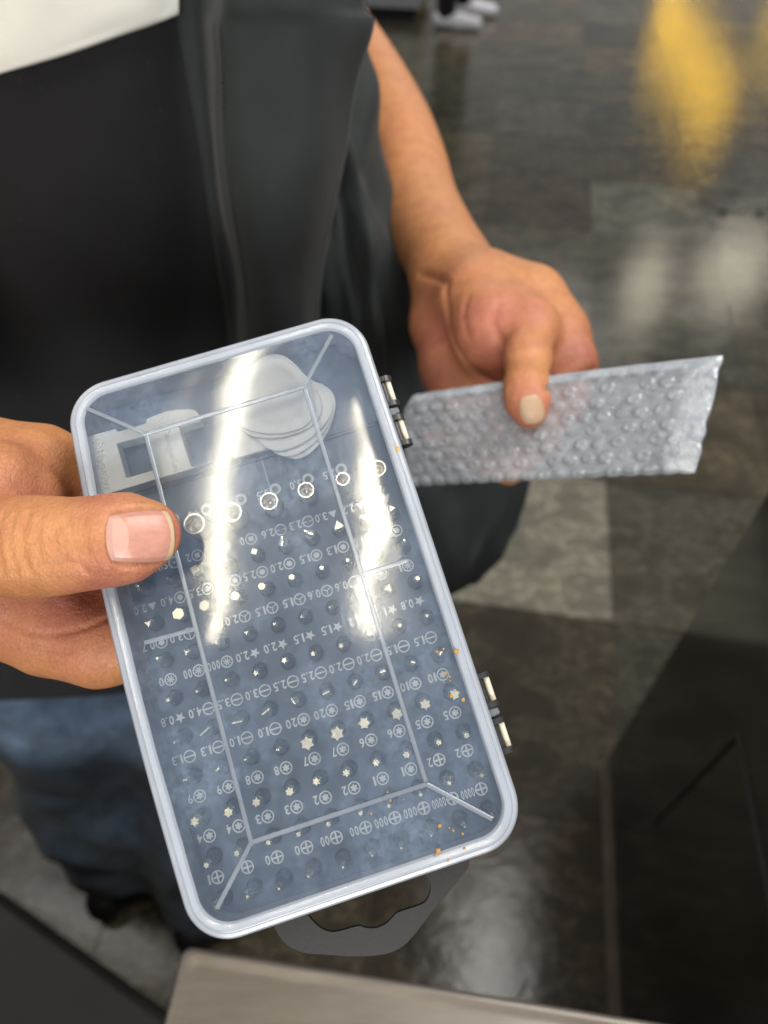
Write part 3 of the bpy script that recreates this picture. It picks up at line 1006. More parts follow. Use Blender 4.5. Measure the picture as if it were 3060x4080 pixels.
pk = np.concatenate([pinkR, pinkL, np.zeros(len(VB))])
me = bpy.data.meshes.new('body')
me.vertices.add(len(V)); me.vertices.foreach_set('co', V.astype(np.float32).ravel())
me.loops.add(len(F) * 4); me.loops.foreach_set('vertex_index', F.astype(np.int32).ravel())
me.polygons.add(len(F)); me.polygons.foreach_set('loop_start', np.arange(0, len(F) * 4, 4, dtype=np.int32))
me.polygons.foreach_set('loop_total', np.full(len(F), 4, dtype=np.int32))
me.update(calc_edges=True); me.validate()
me.polygons.foreach_set('use_smooth', [True] * len(me.polygons))
me.materials.append(M['skin'])
a_ = me.attributes.new('pink', 'FLOAT', 'POINT'); a_.data.foreach_set('value', pk.astype(np.float32))
bo_ = bpy.data.objects.new('body', me); COL.objects.link(bo_); bo_.parent = person
md = bo_.modifiers.new('soft', 'SMOOTH'); md.factor = 0.5; md.iterations = 2

# finger nails: thin curved plates lying on the flesh
def nail(sol, cx, cy, hl, hw, ang, z0, mats, lift=0.0005, nu=50, nv=36, lun=0.28, edge=0.88, th=0.0006, tipcurve=0.0):
    ca_, sa_ = math.cos(ang), math.sin(ang)
    top = []; rows_ = []
    for j in range(nv + 1):
        v = -1 + 2 * j / nv
        row = []
        for i in range(nu + 1):
            u = -1 + 2 * i / nu
            # rounded outline
            uu = u * (1 - 0.16 * abs(v) ** 2.2)
            if u < 0: uu = u * (1 - 0.13 * abs(v) ** 2.5)
            vv = v * (1 - (0.10 if hl > 50 else 0.30) * abs(u) ** 3) * (1 - 0.04 * (1 - u))
            X = cx + ca_ * uu * hl - sa_ * vv * hw; Y = cy + sa_ * uu * hl + ca_ * vv * hw
            row.append((X, Y, u, v))
        rows_.append(row)
    RR_ = np.array(rows_)
    P = trace_many(sol, RR_[..., 0], RR_[..., 1], z0)
    # smooth the plate so that it bridges the flesh
    for _ in range(6):
        Q = P.copy()
        Q[1:-1, 1:-1] = (P[:-2, 1:-1] + P[2:, 1:-1] + P[1:-1, :-2] + P[1:-1, 2:]) / 4
        P = Q
    N = np.cross(np.gradient(P, axis=1), np.gradient(P, axis=0)); N /= np.linalg.norm(N, axis=2, keepdims=True)
    if (N * (CAM - P)).sum() < 0: N = -N
    vv = np.linspace(-1, 1, nv + 1)[:, None]; uu = np.linspace(-1, 1, nu + 1)[None, :]
    rim = np.clip((1 - np.maximum(np.abs(vv), np.where(uu < 0, -uu, uu * 0.6))) * 5, 0, 1)
    T = P + N * (lift * (0.15 + 0.85 * rim))[..., None]
    B = P - N * 0.0005
    V = np.concatenate([T.reshape(-1, 3), B.reshape(-1, 3)]); F = []; mi = []; off = (nu + 1) * (nv + 1)
    for j in range(nv):
        for i in range(nu):
            a = j * (nu + 1) + i
            u = (i + 0.5) / nu; v = (j + 0.5) / nv * 2 - 1
            k_ = 0
            if u < lun * math.sqrt(max(0, 1 - v * v * 0.9)): k_ = 1
            if u > edge - 0.05 * v * v: k_ = 2
            F.append((a, a + 1, a + nu + 2, a + nu + 1)); mi.append(k_)
            F.append((a + off, a + nu + 1 + off, a + nu + 2 + off, a + 1 + off)); mi.append(k_)
    ring = [i for i in range(nu + 1)] + [j * (nu + 1) + nu for j in range(1, nv + 1)] + [nv * (nu + 1) + i for i in range(nu - 1, -1, -1)] + [j * (nu + 1) for j in range(nv - 1, 0, -1)]
    for a, b_ in zip(ring, ring[1:] + ring[:1]):
        F.append((a, b_, b_ + off, a + off)); mi.append(2 if (a % (nu + 1)) == nu else 0)
    o = mesh_obj('fingernail', V - pc, F, mats[0], person, True, mats, mi)
    bm = bmesh.new(); bm.from_mesh(o.data); bmesh.ops.recalc_face_normals(bm, faces=bm.faces); bm.to_mesh(o.data); bm.free()
    return o
nail(RH_nog, 302, 1160, 73, 57, math.radians(-3), .12, [M['nail'], M['lunula'], M['nail_edge']], nu=110, nv=80, lun=0.34, edge=0.945)
LHn = Solid(); LHn.p = [q_ for q_ in LH.p if q_[0] == 'c']
nail(LHn, 1148, 884, 31, 28, math.radians(80), .25, [M['nail_pale'], M['nail_pale'], M['nail_pale']], lun=0.0, edge=0.8)

# clothes
def rowsY(spec):
    return [[onY(x, y, Y) for (x, y, Y) in r] for r in spec]
# shirt: black jersey with a white upper block
XC = (-420, -200, 0, 200, 400, 640)
YD = (.58, .47, .44, .44, .46, .53)
def shirt_row(ys, off=0.0):
    return [(x, (ys if not callable(ys) else ys(x)), Y - off) for x, Y in zip(XC, YD)]
sh = [shirt_row(y) for y in (-260, 0, 200, 500, 900)] + [shirt_row(1250, .035)]
sh.append([(x, yy + 6, Y - 0.105) for x, yy, Y in zip(XC, (1530, 1520, 1508, 1498, 1480, 1470), YD)])
V, F, mi = sheet('shirt', rowsY(sh), 0.0018, None, None, 110, 160, 0.004, 36, 3, ret=True)
o = mesh_obj('shirt', V - pc, F, M['shirt_black'], person, True)
bm = bmesh.new(); bm.from_mesh(o.data); bmesh.ops.recalc_face_normals(bm, faces=bm.faces); bm.to_mesh(o.data); bm.free()
edge_y = lambda x: 160 - 0.318 * x + 5 * math.sin(x / 90)
XC = (-420, -200, 0, 150, 300, 387)
YD = (.58, .47, .44, .438, .447, .458)
yk = [shirt_row(-330, 0.010), shirt_row(lambda x: -100 - 0.1 * x, 0.010), shirt_row(lambda x: edge_y(x) - 60, 0.010), shirt_row(lambda x: edge_y(x) - 8, 0.009), shirt_row(edge_y, 0.004)]
V, F, mi = sheet('y', rowsY(yk), 0.003, None, None, 110, 60, 0.0006, 30, 9, ret=True)
o = mesh_obj('shirt_yoke', V - pc, F, M['shirt_white'], person, True)
bm = bmesh.new(); bm.from_mesh(o.data); bmesh.ops.recalc_face_normals(bm, faces=bm.faces); bm.to_mesh(o.data); bm.free()

# jacket: front panel, side panel, sleeve end and the skirt that hangs below the wrist
parts_ = []
front = rowsY([
    [(372, -120, .456), (430, -120, .452), (466, -120, .412), (540, -120, .400), (660, -120, .40), (790, -120, .425)],
    [(383, 0, .456), (436, 0, .452), (466, 0, .408), (540, 0, .396), (660, 0, .395), (788, 8, .425)],
    [(384, 45, .456), (440, 50, .451), (468, 55, .406), (545, 60, .395), (670, 60, .395), (808, 52, .425)],
    [(396, 140, .454), (446, 150, .449), (470, 155, .402), (550, 160, .390), (670, 170, .392), (772, 172, .422)],
    [(420, 280, .452), (462, 290, .447), (480, 300, .398), (560, 310, .385), (670, 320, .39), (746, 330, .418)],
    [(448, 440, .448), (482, 450, .443), (497, 460, .394), (570, 470, .380), (660, 480, .388), (716, 490, .415)],
    [(474, 580, .445), (504, 590, .440), (518, 595, .392), (580, 600, .376), (650, 600, .385), (696, 600, .413)],
    [(492, 720, .442), (520, 730, .437), (534, 735, .392), (590, 740, .374), (650, 740, .382), (686, 740, .411)],
    [(505, 900, .438), (530, 900, .433), (544, 900, .392), (596, 900, .374), (650, 900, .382), (690, 900, .408)]])
parts_.append(sheet('j', front, 0.0022, None, None, 70, 110, 0.0012, 16, 11, ret=True,
                    extra=lambda v, u: 0.0014 * np.exp(-((u - 0.385) / 0.010) ** 2) * -1 * (v > 0.05) + 0.0010 * np.sin(u * 9 + v * 5) * np.sin(v * 7 + u * 2)))
side = rowsY([
    [(640, -60, .47), (700, -60, .50), (760, -40, .53), (790, -10, .56)],
    [(650, 130, .465), (710, 130, .49), (755, 130, .52), (793, 128, .55)],
    [(650, 330, .46), (700, 320, .475), (765, 310, .49), (820, 303, .53)],
    [(650, 470, .455), (720, 470, .465), (800, 460, .475), (860, 450, .51)],
    [(640, 600, .45), (730, 600, .45), (820, 600, .455), (891, 600, .49)],
    [(650, 740, .445), (740, 740, .435), (840, 740, .44), (925, 740, .475)],
    [(650, 900, .44), (760, 900, .425), (880, 900, .43), (1010, 890, .465)],
    [(660, 1050, .435), (800, 1050, .42), (970, 1050, .415), (1138, 1035, .45)],
    [(700, 1180, .43), (820, 1180, .415), (970, 1180, .405), (1098, 1170, .43)],
    [(760, 1290, .43), (860, 1300, .42), (960, 1290, .42), (1020, 1262, .43)]])
parts_.append(sheet('j', side, 0.0022, None, None, 90, 140, 0.0042, 12, 29, ret=True,
                    extra=lambda v, u: -0.010 * np.exp(-((u - 0.35 - 0.30 * v) / 0.06) ** 2) * np.sin(np.clip(v * 1.3, 0, 1) * PI)
                    + 0.006 * np.exp(-((u - 0.62 + 0.1 * v) / 0.05) ** 2) * np.sin(np.clip(v * 1.2 - .1, 0, 1) * PI)))
back = rowsY([
    [(1138, 1035, .45), (1120, 1030, .52), (1080, 1030, .60)],
    [(1098, 1170, .43), (1085, 1165, .50), (1040, 1160, .58)],
    [(1020, 1262, .43), (1010, 1258, .50), (980, 1250, .56)]])
parts_.append(sheet('j', back, 0.0022, None, None, 30, 40, 0.002, 14, 5, ret=True))
g = G()
for V_, F_, mi_ in parts_:
    g.add(V_ - pc, F_)
# sleeve end round the upper forearm
SLp = [(D(600, -260, .80), .060), (D(660, -110, .76), .050), (D(705, -10, .72), .044)]
ctr = catmull([np.r_[p, r] for p, r in SLp], 26)
loops = []
for i_, q_ in enumerate(ctr):
    ax = Vector((ctr[min(i_ + 1, 25)][:3] - ctr[max(i_ - 1, 0)][:3])).normalized()
    u_ = ax.orthogonal().normalized(); w_ = ax.cross(u_)
    loops.append([tuple(Vector(q_[:3] - pc) + (u_ * math.cos(2 * PI * t / 40) + w_ * math.sin(2 * PI * t / 40)) * float(q_[3] * (1 + 0.03 * math.sin(5 * 2 * PI * t / 40 + i_ * .5)))) for t in range(40)])
inner = [[tuple(Vector(p) * 0.96 + (Vector(ctr[i_][:3]) - Vector(pc)) * 0.04) for p in loops[i_]] for i_ in range(25, 10, -1)]
g.build('jacket', M['jacket'], person, smooth=True)
g = G(); g.loft(loops + inner, True, True, False)
g.build('jacket_sleeve', M['jacket'], person, smooth=True)

# stitched seam of the front panel
st_ = catmull([onY(x, y, Y) for x, y, Y in ((477, 60, .4025), (480, 155, .398), (489, 300, .394), (506, 460, .389), (526, 595, .386), (543, 735, .385))], 260)
g = G()
for i_ in range(0, 256, 5):
    a_, b_ = st_[i_] - pc, st_[i_ + 3] - pc
    g.cyl(a_, b_, 0.00045, n=6)
g.build('stitching', M['thread'], person, smooth=True)

# jeans and shoes
s = Solid()
s.chain([(W_(-0.33, 0.52, 0.90), .10), (W_(-0.22, 0.52, 0.90), .10)], 0.05)
s.chain([(W_(-0.405, 0.50, 0.84), .105), (W_(-0.43, 0.44, 0.50), .095), (W_(-0.45, 0.40, 0.28), .096), (W_(-0.46, 0.38, 0.10), .094)], 0.04)
s.chain([(W_(-0.22, 0.52, 0.84), .105), (W_(-0.27, 0.45, 0.50), .092), (W_(-0.29, 0.38, 0.22), .094), (W_(-0.30, 0.33, 0.05), .092)], 0.04)
V, F = s.mesh(np.array([-0.62, 0.20, 0.012]), np.array([0.0, 0.72, 1.08]), 0.006)
V = V + 0.0
w1 = 0.0035 * np.sin(V[:, 2] * 48 + 3 * np.sin(V[:, 0] * 30)) * np.exp(-((V[:, 2] - 0.35) / 0.3) ** 2)
V[:, 1] += w1; V[:, 0] += 0.5 * w1
mesh_obj('jeans', V - pc, F, M['jeans'], person)
for xx, yy in ((-0.47, 0.43), (-0.31, 0.38)):
    s = Solid(); s.chain([(W_(xx + .01, yy + 0.07, 0.045), .043), (W_(xx, yy - 0.04, 0.04), .040), (W_(xx - .01, yy - 0.13, 0.034), .034)], 0.02)
    V, F = s.mesh(np.array([xx - .12, yy - .25, -.01]), np.array([xx + .12, yy + .2, .15]), 0.006)
    mesh_obj('shoe', V - pc, F, M['black_pl'], person)
# hair cap
s = Solid(); s.chain([(W_(-0.27, 0.59, 1.70), .088), (W_(-0.27, 0.60, 1.64), .082)], 0.02)
V, F = s.mesh(np.array([-0.42, 0.45, 1.5]), np.array([-0.1, 0.75, 1.85]), 0.006)
mesh_obj('hair', V - pc, F, M['hair'], person)

# ------------------------------------------------------------------ the clear case
mm = 0.001
DEPTH = 21.0
case = empty('bit_case', BOX @ Matrix.Translation((0, 0, -DEPTH * mm)), 'clear frosted plastic case of screwdriver bits held under the thumb', 'case')
case_lift = DEPTH                         # children are written in millimetres with z=0 at the lid rim


def cobj(g, name, mat, parent=None, smooth=False, mats=None, lift=True):
    g.v = [(x * mm, y * mm, (z + (case_lift if lift else 0)) * mm) for x, y, z in g.v]
    return g.build(name, mat, parent if parent is not None else case, smooth, mats)


def rrect(x0, x1, y0, y1, r, n=10):
    pts = []
    for cx, cy, a0 in ((x1 - r, y1 - r, 0), (x0 + r, y1 - r, 90), (x0 + r, y0 + r, 180), (x1 - r, y0 + r, 270)):
        for t in range(n + 1):
            a = math.radians(a0 + 90 * t / n)
            pts.append((cx + r * math.cos(a), cy + r * math.sin(a)))
    return pts
HX, HY, CR = 49.4, 85.4, 13.5
def bulge(x, y):
    return 0.0
def bow(y):
    return 2.3 * max(0.0, 1 - (y / 74.0) ** 2) ** 1.2
def rim(ins, z, n=12):
    P = rrect(-HX + ins, HX - ins, -HY + ins, HY - ins, max(CR - ins * 0.95, 1.0), n)
    a, b_ = P[2 * (n + 1) - 1], P[2 * (n + 1)]
    mid = [(a[0] - bow(a[1] + (b_[1] - a[1]) * t / 20), a[1] + (b_[1] - a[1]) * t / 20) for t in range(1, 20)]
    P = P[:2 * (n + 1)] + mid + P[2 * (n + 1):]
    return [(x, y, z) for x, y in P]
# lid frame
g = G()
prof = [(4.75, -1.2), (4.5, -0.6), (4.1, -0.15), (3.5, 0.05), (2.6, 0.18), (2.4, -0.2), (2.1, -0.25), (1.9, -0.02), (0.9, -0.25), (0.3, -0.9), (0.0, -1.9), (0.05, -5.2), (-0.35, -5.5), (-0.35, -7.6), (0.0, -8.2), (1.6, -8.2), (1.7, -2.2), (4.75, -1.9)]
g.loft([rim(i_, z_) for i_, z_ in prof + prof[:1]], True)
lid = cobj(g, 'lid', M['frost'])
sharp(lid, 28)
# window with the slight warp that bends the lamp reflections
WX, WY = HX - 4.55, HY - 4.55
def warp(x, y):
    X = x / 45.0; Y = y / 81.0
    w = 0.050 * math.sin(y / 11.0 + 0.6) * math.cos(x / 19.0 + 0.4) + 0.012 * math.sin(y / 7.3 + x / 14.0) * (0.4 + 0.6 * max(0, Y))
    # softly domed just inside the frame
    e = max(abs(x) / 44.0, abs(y) / 80.0)
    w -= 0.30 * max(0, e - 0.88) ** 2 * 30
    # the four facets between the ribs lean outwards a little
    dx_ = max(0, abs(x) - 26.0); dy_ = max(0, abs(y - 1) - 63.5)
    w -= 0.0045 * dx_ + 0.003 * dy_ * (1 if y > 0 else 0.5)
    w += 0.0042 * x * math.sin(y / 9.5 + 0.8) + 0.0012 * x * math.sin(y / 4.3)
    w += 0.9 * math.exp(-((x + 24) / 9.0) ** 2 - ((y + 2) / 9.0) ** 2) * 0.10
    return w
g = G()
nx, ny = 90, 160
L0 = [(x, y) for x, y in rrect(-WX, WX, -WY, WY, CR - 3.8, 12)]
# polar style grid: concentric loops from the edge inwards, refined by a plain grid inside
def inside(x, y, m_=0.0):
    ax_, ay_ = abs(x), abs(y); r_ = CR - 3.8
    if ax_ > WX - m_ or ay_ > WY - m_: return False
    if ax_ > WX - r_ and ay_ > WY - r_:
        return (ax_ - WX + r_) ** 2 + (ay_ - WY + r_) ** 2 <= (r_ - m_) ** 2
    return True
NK = 60
def row_y(t):
    return WY * (math.sin(t * PI / 2) * 0.25 + t * 0.75)
loops = []
for j in range(181):
    y = row_y(-1 + 2 * j / 180); rr_ = CR - 3.8
    hw = WX if abs(y) < WY - rr_ else WX - rr_ + math.sqrt(max(0, rr_ ** 2 - (abs(y) - WY + rr_) ** 2))
    loops.append([(-hw - bow(y) + (2 * hw + bow(y)) * i / 90, y, -0.75 + warp(-hw - bow(y) + (2 * hw + bow(y)) * i / 90, y)) for i in range(91)])
g.loft(loops, False)
win = cobj(g, 'lid_window', M['window'], lid, smooth=True)
# raised ribs: inner frame, diagonals and the two side bars
def bar(g, p, q2, w, h0, h1, m=None, n=16):
    p = np.array(p, float); q2 = np.array(q2, float); d = (q2 - p); L_ = np.linalg.norm(d); d /= L_; s_ = np.array([-d[1], d[0]])
    loops = []
    for i in range(n + 1):
        c_ = p + d * L_ * i / n
        e_ = 1.0
        z = -0.75 + warp(*c_)
        prof_ = [(-w / 2, h0), (-w / 2, h1 * 0.6), (-w * 0.28, h1), (w * 0.28, h1), (w / 2, h1 * 0.6), (w / 2, h0)]
        loops.append([(c_[0] + s_[0] * a * e_, c_[1] + s_[1] * a * e_, z + b_) for a, b_ in prof_])
    g.loft(loops, True, True, True, m)
g = G()
RX0, RX1, RY0, RY1 = -26.8, 25.4, -62.4, 64.0
for a, b_ in (((RX0 - .8, RY1), (RX1 + .8, RY1)), ((RX0, RY0), (RX1, RY0)), ((RX0, RY0 - .8), (RX0, RY1 - .8)), ((RX1, RY0 + .8), (RX1, RY1 - .8)),
              ((RX0, RY1), (-43.0, 78.0)), ((RX1, RY1), (39.0, 78.6)), ((RX1, RY0), (40.3, -77.0)), ((RX0, RY0), (-40.4, -76.0)),
              ((RX0, 0.2), (-42.6, 0.8)), ((RX1, 0.8), (39.8, 0.9))):
    bar(g, a, b_, 1.35, -0.35, 0.40)
cobj(g, 'raised_ribs', M['rib'], lid)

# base shell
g = G()
prof = [(0.5, -8.4), (0.2, -8.7), (0.2, -10.2), (1.0, -10.6), (1.5, -19.5), (2.6, -20.8), (4.0, -21.0)]
inn = [(4.2, -19.8), (3.0, -19.2), (2.3, -10.0), (1.9, -8.4), (0.5, -8.4)]
g.loft([rim(i_, z_) for i_, z_ in prof], True)
g.loft([rim(i_, z_) for i_, z_ in inn], True)
g.loft([rim(4.0, -21.0)], True, True, False)
g.f.append(tuple(range(len(g.v) - len(rim(4.0, -21.0)), len(g.v)))); g.m.append(0)
b0 = len(g.v); g.add(rim(4.2, -19.8), [tuple(range(len(rim(0, 0))))])
base = cobj(g, 'case_base', M['frost'])
sharp(base, 30)

# bit holder: a slate tray with drilled sockets
TZ = -14.0
HXs = [-41.3 + 9.15 * i for i in range(10)]
TEXT_Y = [-71.1, -59.2, -47.4, -35.3, -23.3, -11.2, 0.75, 12.8, 24.3]
HY_ = [-76.9, -65.0, -53.2, -41.1, -29.1, -17.0, -5.05, 7.0, 18.3]
g = G()
def holecell(x0, x1, y0, y1, cx, cy, r, dep, n=32):
    sq = []; ci = []
    for i in range(n):
        a = 2 * PI * i / n; c_, s_ = math.cos(a), math.sin(a)
        tx = (x1 - cx if c_ > 0 else cx - x0) / max(abs(c_), 1e-9); ty = (y1 - cy if s_ > 0 else cy - y0) / max(abs(s_), 1e-9)
        t = min(tx, ty)
        sq.append((cx + c_ * t, cy + s_ * t, TZ)); ci.append((cx + c_ * r, cy + s_ * r, TZ))
    V = sq + ci; F = [(i, (i + 1) % n, n + (i + 1) % n, n + i) for i in range(n)]
    # fill the corners of the cell
    for X, Y in ((x0, y0), (x1, y0), (x1, y1), (x0, y1)):
        a = math.atan2(Y - cy, X - cx) % (2 * PI); i = int(a / (2 * PI) * n) % n
        V.append((X, Y, TZ)); F.append((i, len(V) - 1, (i + 1) % n))
    g.add(V, F)
    g.loft([ci, [(x * 1.0 + (cx - x) * 0.03, y + (cy - y) * 0.03, TZ - 0.25) for x, y, z in ci], [(x, y, TZ - dep) for x, y, z in [(cx + (q_[0] - cx) * .95, cy + (q_[1] - cy) * .95, 0) for q_ in ci]]], True, False, True)
TX = 44.6
for j, hy in enumerate(HY_):
    y0 = -82.6 if j == 0 else (HY_[j - 1] + hy) / 2
    y1 = (HY_[j + 1] + hy) / 2 if j < 8 else 25.6
    for i, hx in enumerate(HXs):
        x0 = -TX if i == 0 else (HXs[i - 1] + hx) / 2; x1 = TX if i == 9 else (HXs[i + 1] + hx) / 2
        holecell(x0, x1, y0, y1, hx, hy, 2.5, 1.6)
NUTX = [-31.7, -19.7, -7.6, 4.4, 16.4, 28.5, 40.0]
NUTD = [6.6, 6.8, 6.4, 5.9, 5.4, 4.7, 5.6]
for i, hx in enumerate(NUTX):
    x0 = -TX if i == 0 else (NUTX[i - 1] + hx) / 2; x1 = TX if i == 6 else (NUTX[i + 1] + hx) / 2
    holecell(x0, x1, 25.6, 49.0, hx, 31.9, NUTD[i] / 2 + 0.45, 3.5)
# skirt down from the tray edge and walls of the open compartments
def wallbox(x0, x1, y0, y1, z0, z1): g.box(x0, x1, y0, y1, z0, z1)
wallbox(-TX, TX, 49.0, 50.0, -19.6, TZ + 0.9)
wallbox(-TX - 0.5, -TX, -82.6, 50.0, -19.6, TZ - 0.4); wallbox(TX, TX + 0.5, -82.6, 50.0, -19.6, TZ - 0.4)
wallbox(-47.6, -TX - .5, -70.0, 50.0, -19.6, -16.2); wallbox(TX + .5, 46.6, -80.0, 50.0, -19.6, -16.2)
wallbox(-TX, TX, -83.4, -82.6, -19.6, TZ - 0.4); wallbox(-38, 38, 80.6, 81.4, -19.6, TZ - 0.4)
wallbox(-46.0, 46.0, 50.0, 74, -19.6, -12.5); wallbox(-40, 40, 74, 80.6, -19.6, -12.5)
tray = cobj(g, 'bit_holder', M['tray'])

# printed marks
def starpts(n, R, r, a0=90):
    return [((R if i % 2 == 0 else r) * math.cos(math.radians(a0 + 180 * i / n)), (R if i % 2 == 0 else r) * math.sin(math.radians(a0 + 180 * i / n))) for i in range(2 * n)]
def ngon(n, R, a0=90):
    return [(R * math.cos(math.radians(a0 + 360 * i / n)), R * math.sin(math.radians(a0 + 360 * i / n))) for i in range(n)]
PZ = TZ + 0.06
pg = G()
def fan(pts, cx, cy, rot=180, hole=None):
    a = math.radians(rot); c_, s_ = math.cos(a), math.sin(a)
    tr = lambda p: (cx + p[0] * c_ - p[1] * s_, cy + p[0] * s_ + p[1] * c_, PZ)
    V = [tr((0, 0))] + [tr(p) for p in pts]; n = len(pts)
    pg.add(V, [(0, 1 + i, 1 + (i + 1) % n) for i in range(n)])
def ring(cx, cy, r0, r1, n=36, inner=None):
    o = [(cx + r1 * math.cos(2 * PI * i / n), cy + r1 * math.sin(2 * PI * i / n), PZ) for i in range(n)]
    if inner is None:
        q_ = [(cx + r0 * math.cos(2 * PI * i / n), cy + r0 * math.sin(2 * PI * i / n), PZ) for i in range(n)]
    else:
        q_ = []
        for i in range(n):
            a = 2 * PI * i / n; k_ = (a + PI / 6) % (PI / 3) - PI / 6
            rr_ = r0 * math.cos(PI / 6) / math.cos(k_); q_.append((cx + rr_ * math.cos(a), cy + rr_ * math.sin(a), PZ))
    pg.add(o + q_, [(i, (i + 1) % n, n + (i + 1) % n, n + i) for i in range(n)])
def rect(cx, cy, x0, x1, y0, y1, rot=180):
    a = math.radians(rot); c_, s_ = math.cos(a), math.sin(a)
    pg.add([(cx + x * c_ - y * s_, cy + x * s_ + y * c_, PZ) for x, y in ((x0, y0), (x1, y0), (x1, y1), (x0, y1))], [(0, 1, 2, 3)])
RS = 1.95
def symbol(kind, cx, cy):
    if kind in ('cross', 'slot', 'torx', 'snow', 'tri3', 'hex', 'pent', 'square', 'fork', 'notch', 'sim'):
        ring(cx, cy, RS - 0.42, RS)
    if kind == 'cross': rect(cx, cy, -.27, .27, -1.7, 1.7); rect(cx, cy, -1.7, -.27, -.27, .27); rect(cx, cy, .27, 1.7, -.27, .27)
    if kind == 'slot': rect(cx, cy, -1.6, 1.6, -.24, .24)
    if kind == 'torx': fan(starpts(6, 1.3, 0.78), cx, cy)
    if kind == 'snow':
        for a in range(0, 180, 45): rect(cx, cy, -1.3, 1.3, -.17, .17, a + 22)
    if kind == 'tri3':
        for a in (90, 210, 330): rect(cx, cy, 0.0, 1.8, -.15, .15, a + 180)
    if kind == 'hex': fan(ngon(6, 1.05, 0), cx, cy)
    if kind == 'pent': fan(ngon(5, 1.1), cx, cy)
    if kind == 'square': fan(ngon(4, 1.15, 45), cx, cy)
    if kind == 'star': fan(starpts(5, 1.75, 0.78), cx, cy)
    if kind == 'tri': fan([(p[0], -p[1]) for p in ngon(3, 1.6)], cx, cy + 0.2, 0)
    if kind == 'fork': rect(cx, cy, -.9, -.35, -.3, .3); rect(cx, cy, .35, .9, -.3, .3); rect(cx, cy, -.1, .1, -1.6, -.4)
    if kind == 'notch': rect(cx, cy, -1.6, -.35, -.14, .14); rect(cx, cy, .35, 1.6, -.14, .14)
    if kind == 'sim': fan(ngon(12, .35), cx, cy)
    if kind == 'nut': ring(cx, cy, 1.15, 1.95, 36, True)
ROWS = [
    ('cross', ['1', '', '0', '0', '00', '00', '000', '000', '0000', '0000']),
    ('torx', ['4', '4', '3', '3', '2', '2', '1', '1', '2', '2']),
    ('torx', ['9', '9', '8', '8', '7', '7', '6', '6', '5', '5']),
    ('slot', ['1.3', '1.3', '1.0', '1.0', '20', '20', '15', '15', '10', '10']),
    ('slot', ['0.8', '4.0', '3.5', '3.0', '2.5', '2.5', '2.0', '2.0', '1.5', '1.5']),
    ('snow', ['0', '00', '000', '2.0', '2.0', '1.5', '1.5', '1.2', '1', '0.8']),
    ('tri3', ['0.7', '3.0', '', '2.0', '1.5', '1.5', '0.6', '0.6', '', '1']),
    ('hex', ['2.0', '4.0', '3.5', '3.0', '2.5', '2.0', '1.5', '1.3', '1.0', '0.9']),
    ('square', ['', 'SIM', '2', '1', '0', '2.6', '2.3', '3.0', '2.7', '']),
]
KIND = [['cross'] * 10,
        ['torx'] * 8 + ['cross'] * 2,
        ['torx'] * 10,
        ['slot'] * 4 + ['torx'] * 6,
        ['star'] + ['slot'] * 9,
        ['snow'] * 3 + ['star'] * 7,
        ['pent'] + ['tri3'] * 7 + ['snow'] * 2,
        ['tri'] + ['hex'] * 9,
        ['fork', 'sim', 'square', 'square', 'square', 'notch', 'notch', 'tri', 'tri', 'tri']]
TXT = []
def text(sx, x, y, hgt=2.75, wid=0.72, mode='start'):
    TXT.append((sx, x, y, hgt, wid, mode))
SYMX = {8: [-40.7, -31.3, -23.6, -14.6, -5.6, 4.4, 13.7, 22.2, 31.6, 40.6]}
for j in range(9):
    for i in range(10):
        sx = SYMX.get(j, None); sx = sx[i] if sx else (-41.4 + 9.1 * i)
        if j == 0: sx = -42.0 + 9.22 * i
        k_ = KIND[j][i]
        symbol(k_, sx, TEXT_Y[j])
        if ROWS[j][1][i]:
            text(ROWS[j][1][i], sx - (RS + 0.3 if k_ not in ('star', 'tri') else 2.0), TEXT_Y[j], 2.7, {4: .46, 3: .56}.get(len(ROWS[j][1][i].replace('.', '')) + (1 if '.' in ROWS[j][1][i] else 0), .70))
for i, (sx, lab) in enumerate(zip([-28.1, -16.9, -5.3, 6.4, 17.7, 29.2], ['5.0', '4.5', '4.0', '3.5', '3.0', '2.5'])):
    symbol('nut', sx, 38.0)
    text(lab, sx - 2.3, 37.4)
text('H2', 38.6, 38.3)
def glyph(ch):
    cu = bpy.data.curves.new('t', 'FONT'); cu.body = ch; cu.size = 1.0; cu.resolution_u = 4; cu.offset = 0.022
    to = bpy.data.objects.new('t', cu); COL.objects.link(to); bpy.context.view_layer.update()
    me_ = to.evaluated_get(bpy.context.evaluated_depsgraph_get()).to_mesh()
    V = np.array([(v.co.x, v.co.y) for v in me_.vertices]); F = [tuple(p.vertices) for p in me_.polygons]
    to.evaluated_get(bpy.context.evaluated_depsgraph_get()).to_mesh_clear(); bpy.data.objects.remove(to); bpy.data.curves.remove(cu)
    V -= V.min(0); V /= V.max(0)
    return V, F
GL = {c_: glyph(c_) for c_ in '0123456789SIMH'}
for sx, x, y, hgt, wid, mode in TXT:
    n_ = len(sx)
    adv = {1: 1.9, 2: 1.95, 3: 1.9, 4: 1.12}.get(n_, 1.9)
    if sx == '000': adv = 1.46
    if sx == '00': adv = 1.5
    gw = adv * 0.76
    xx = x
    for ch in sx:
        if ch == '.':
            pg.add([(xx, y - 1.35 * -1, PZ), (xx - .45, y + 1.35, PZ), (xx - .45, y + .9, PZ), (xx, y + .9, PZ)], [(0, 1, 2, 3)]); xx -= .72; continue
        V_, F_ = GL[ch]; w_ = gw * {'1': .45, 'I': .2, 'M': 1.1}.get(ch, 1.0)
        pg.add([(xx - a * w_, y - (b_ - .5) * 2.75, PZ) for a, b_ in V_], F_)
        xx -= w_ + adv * 0.24
cobj(pg, 'printed_marks', M['print'], tray)

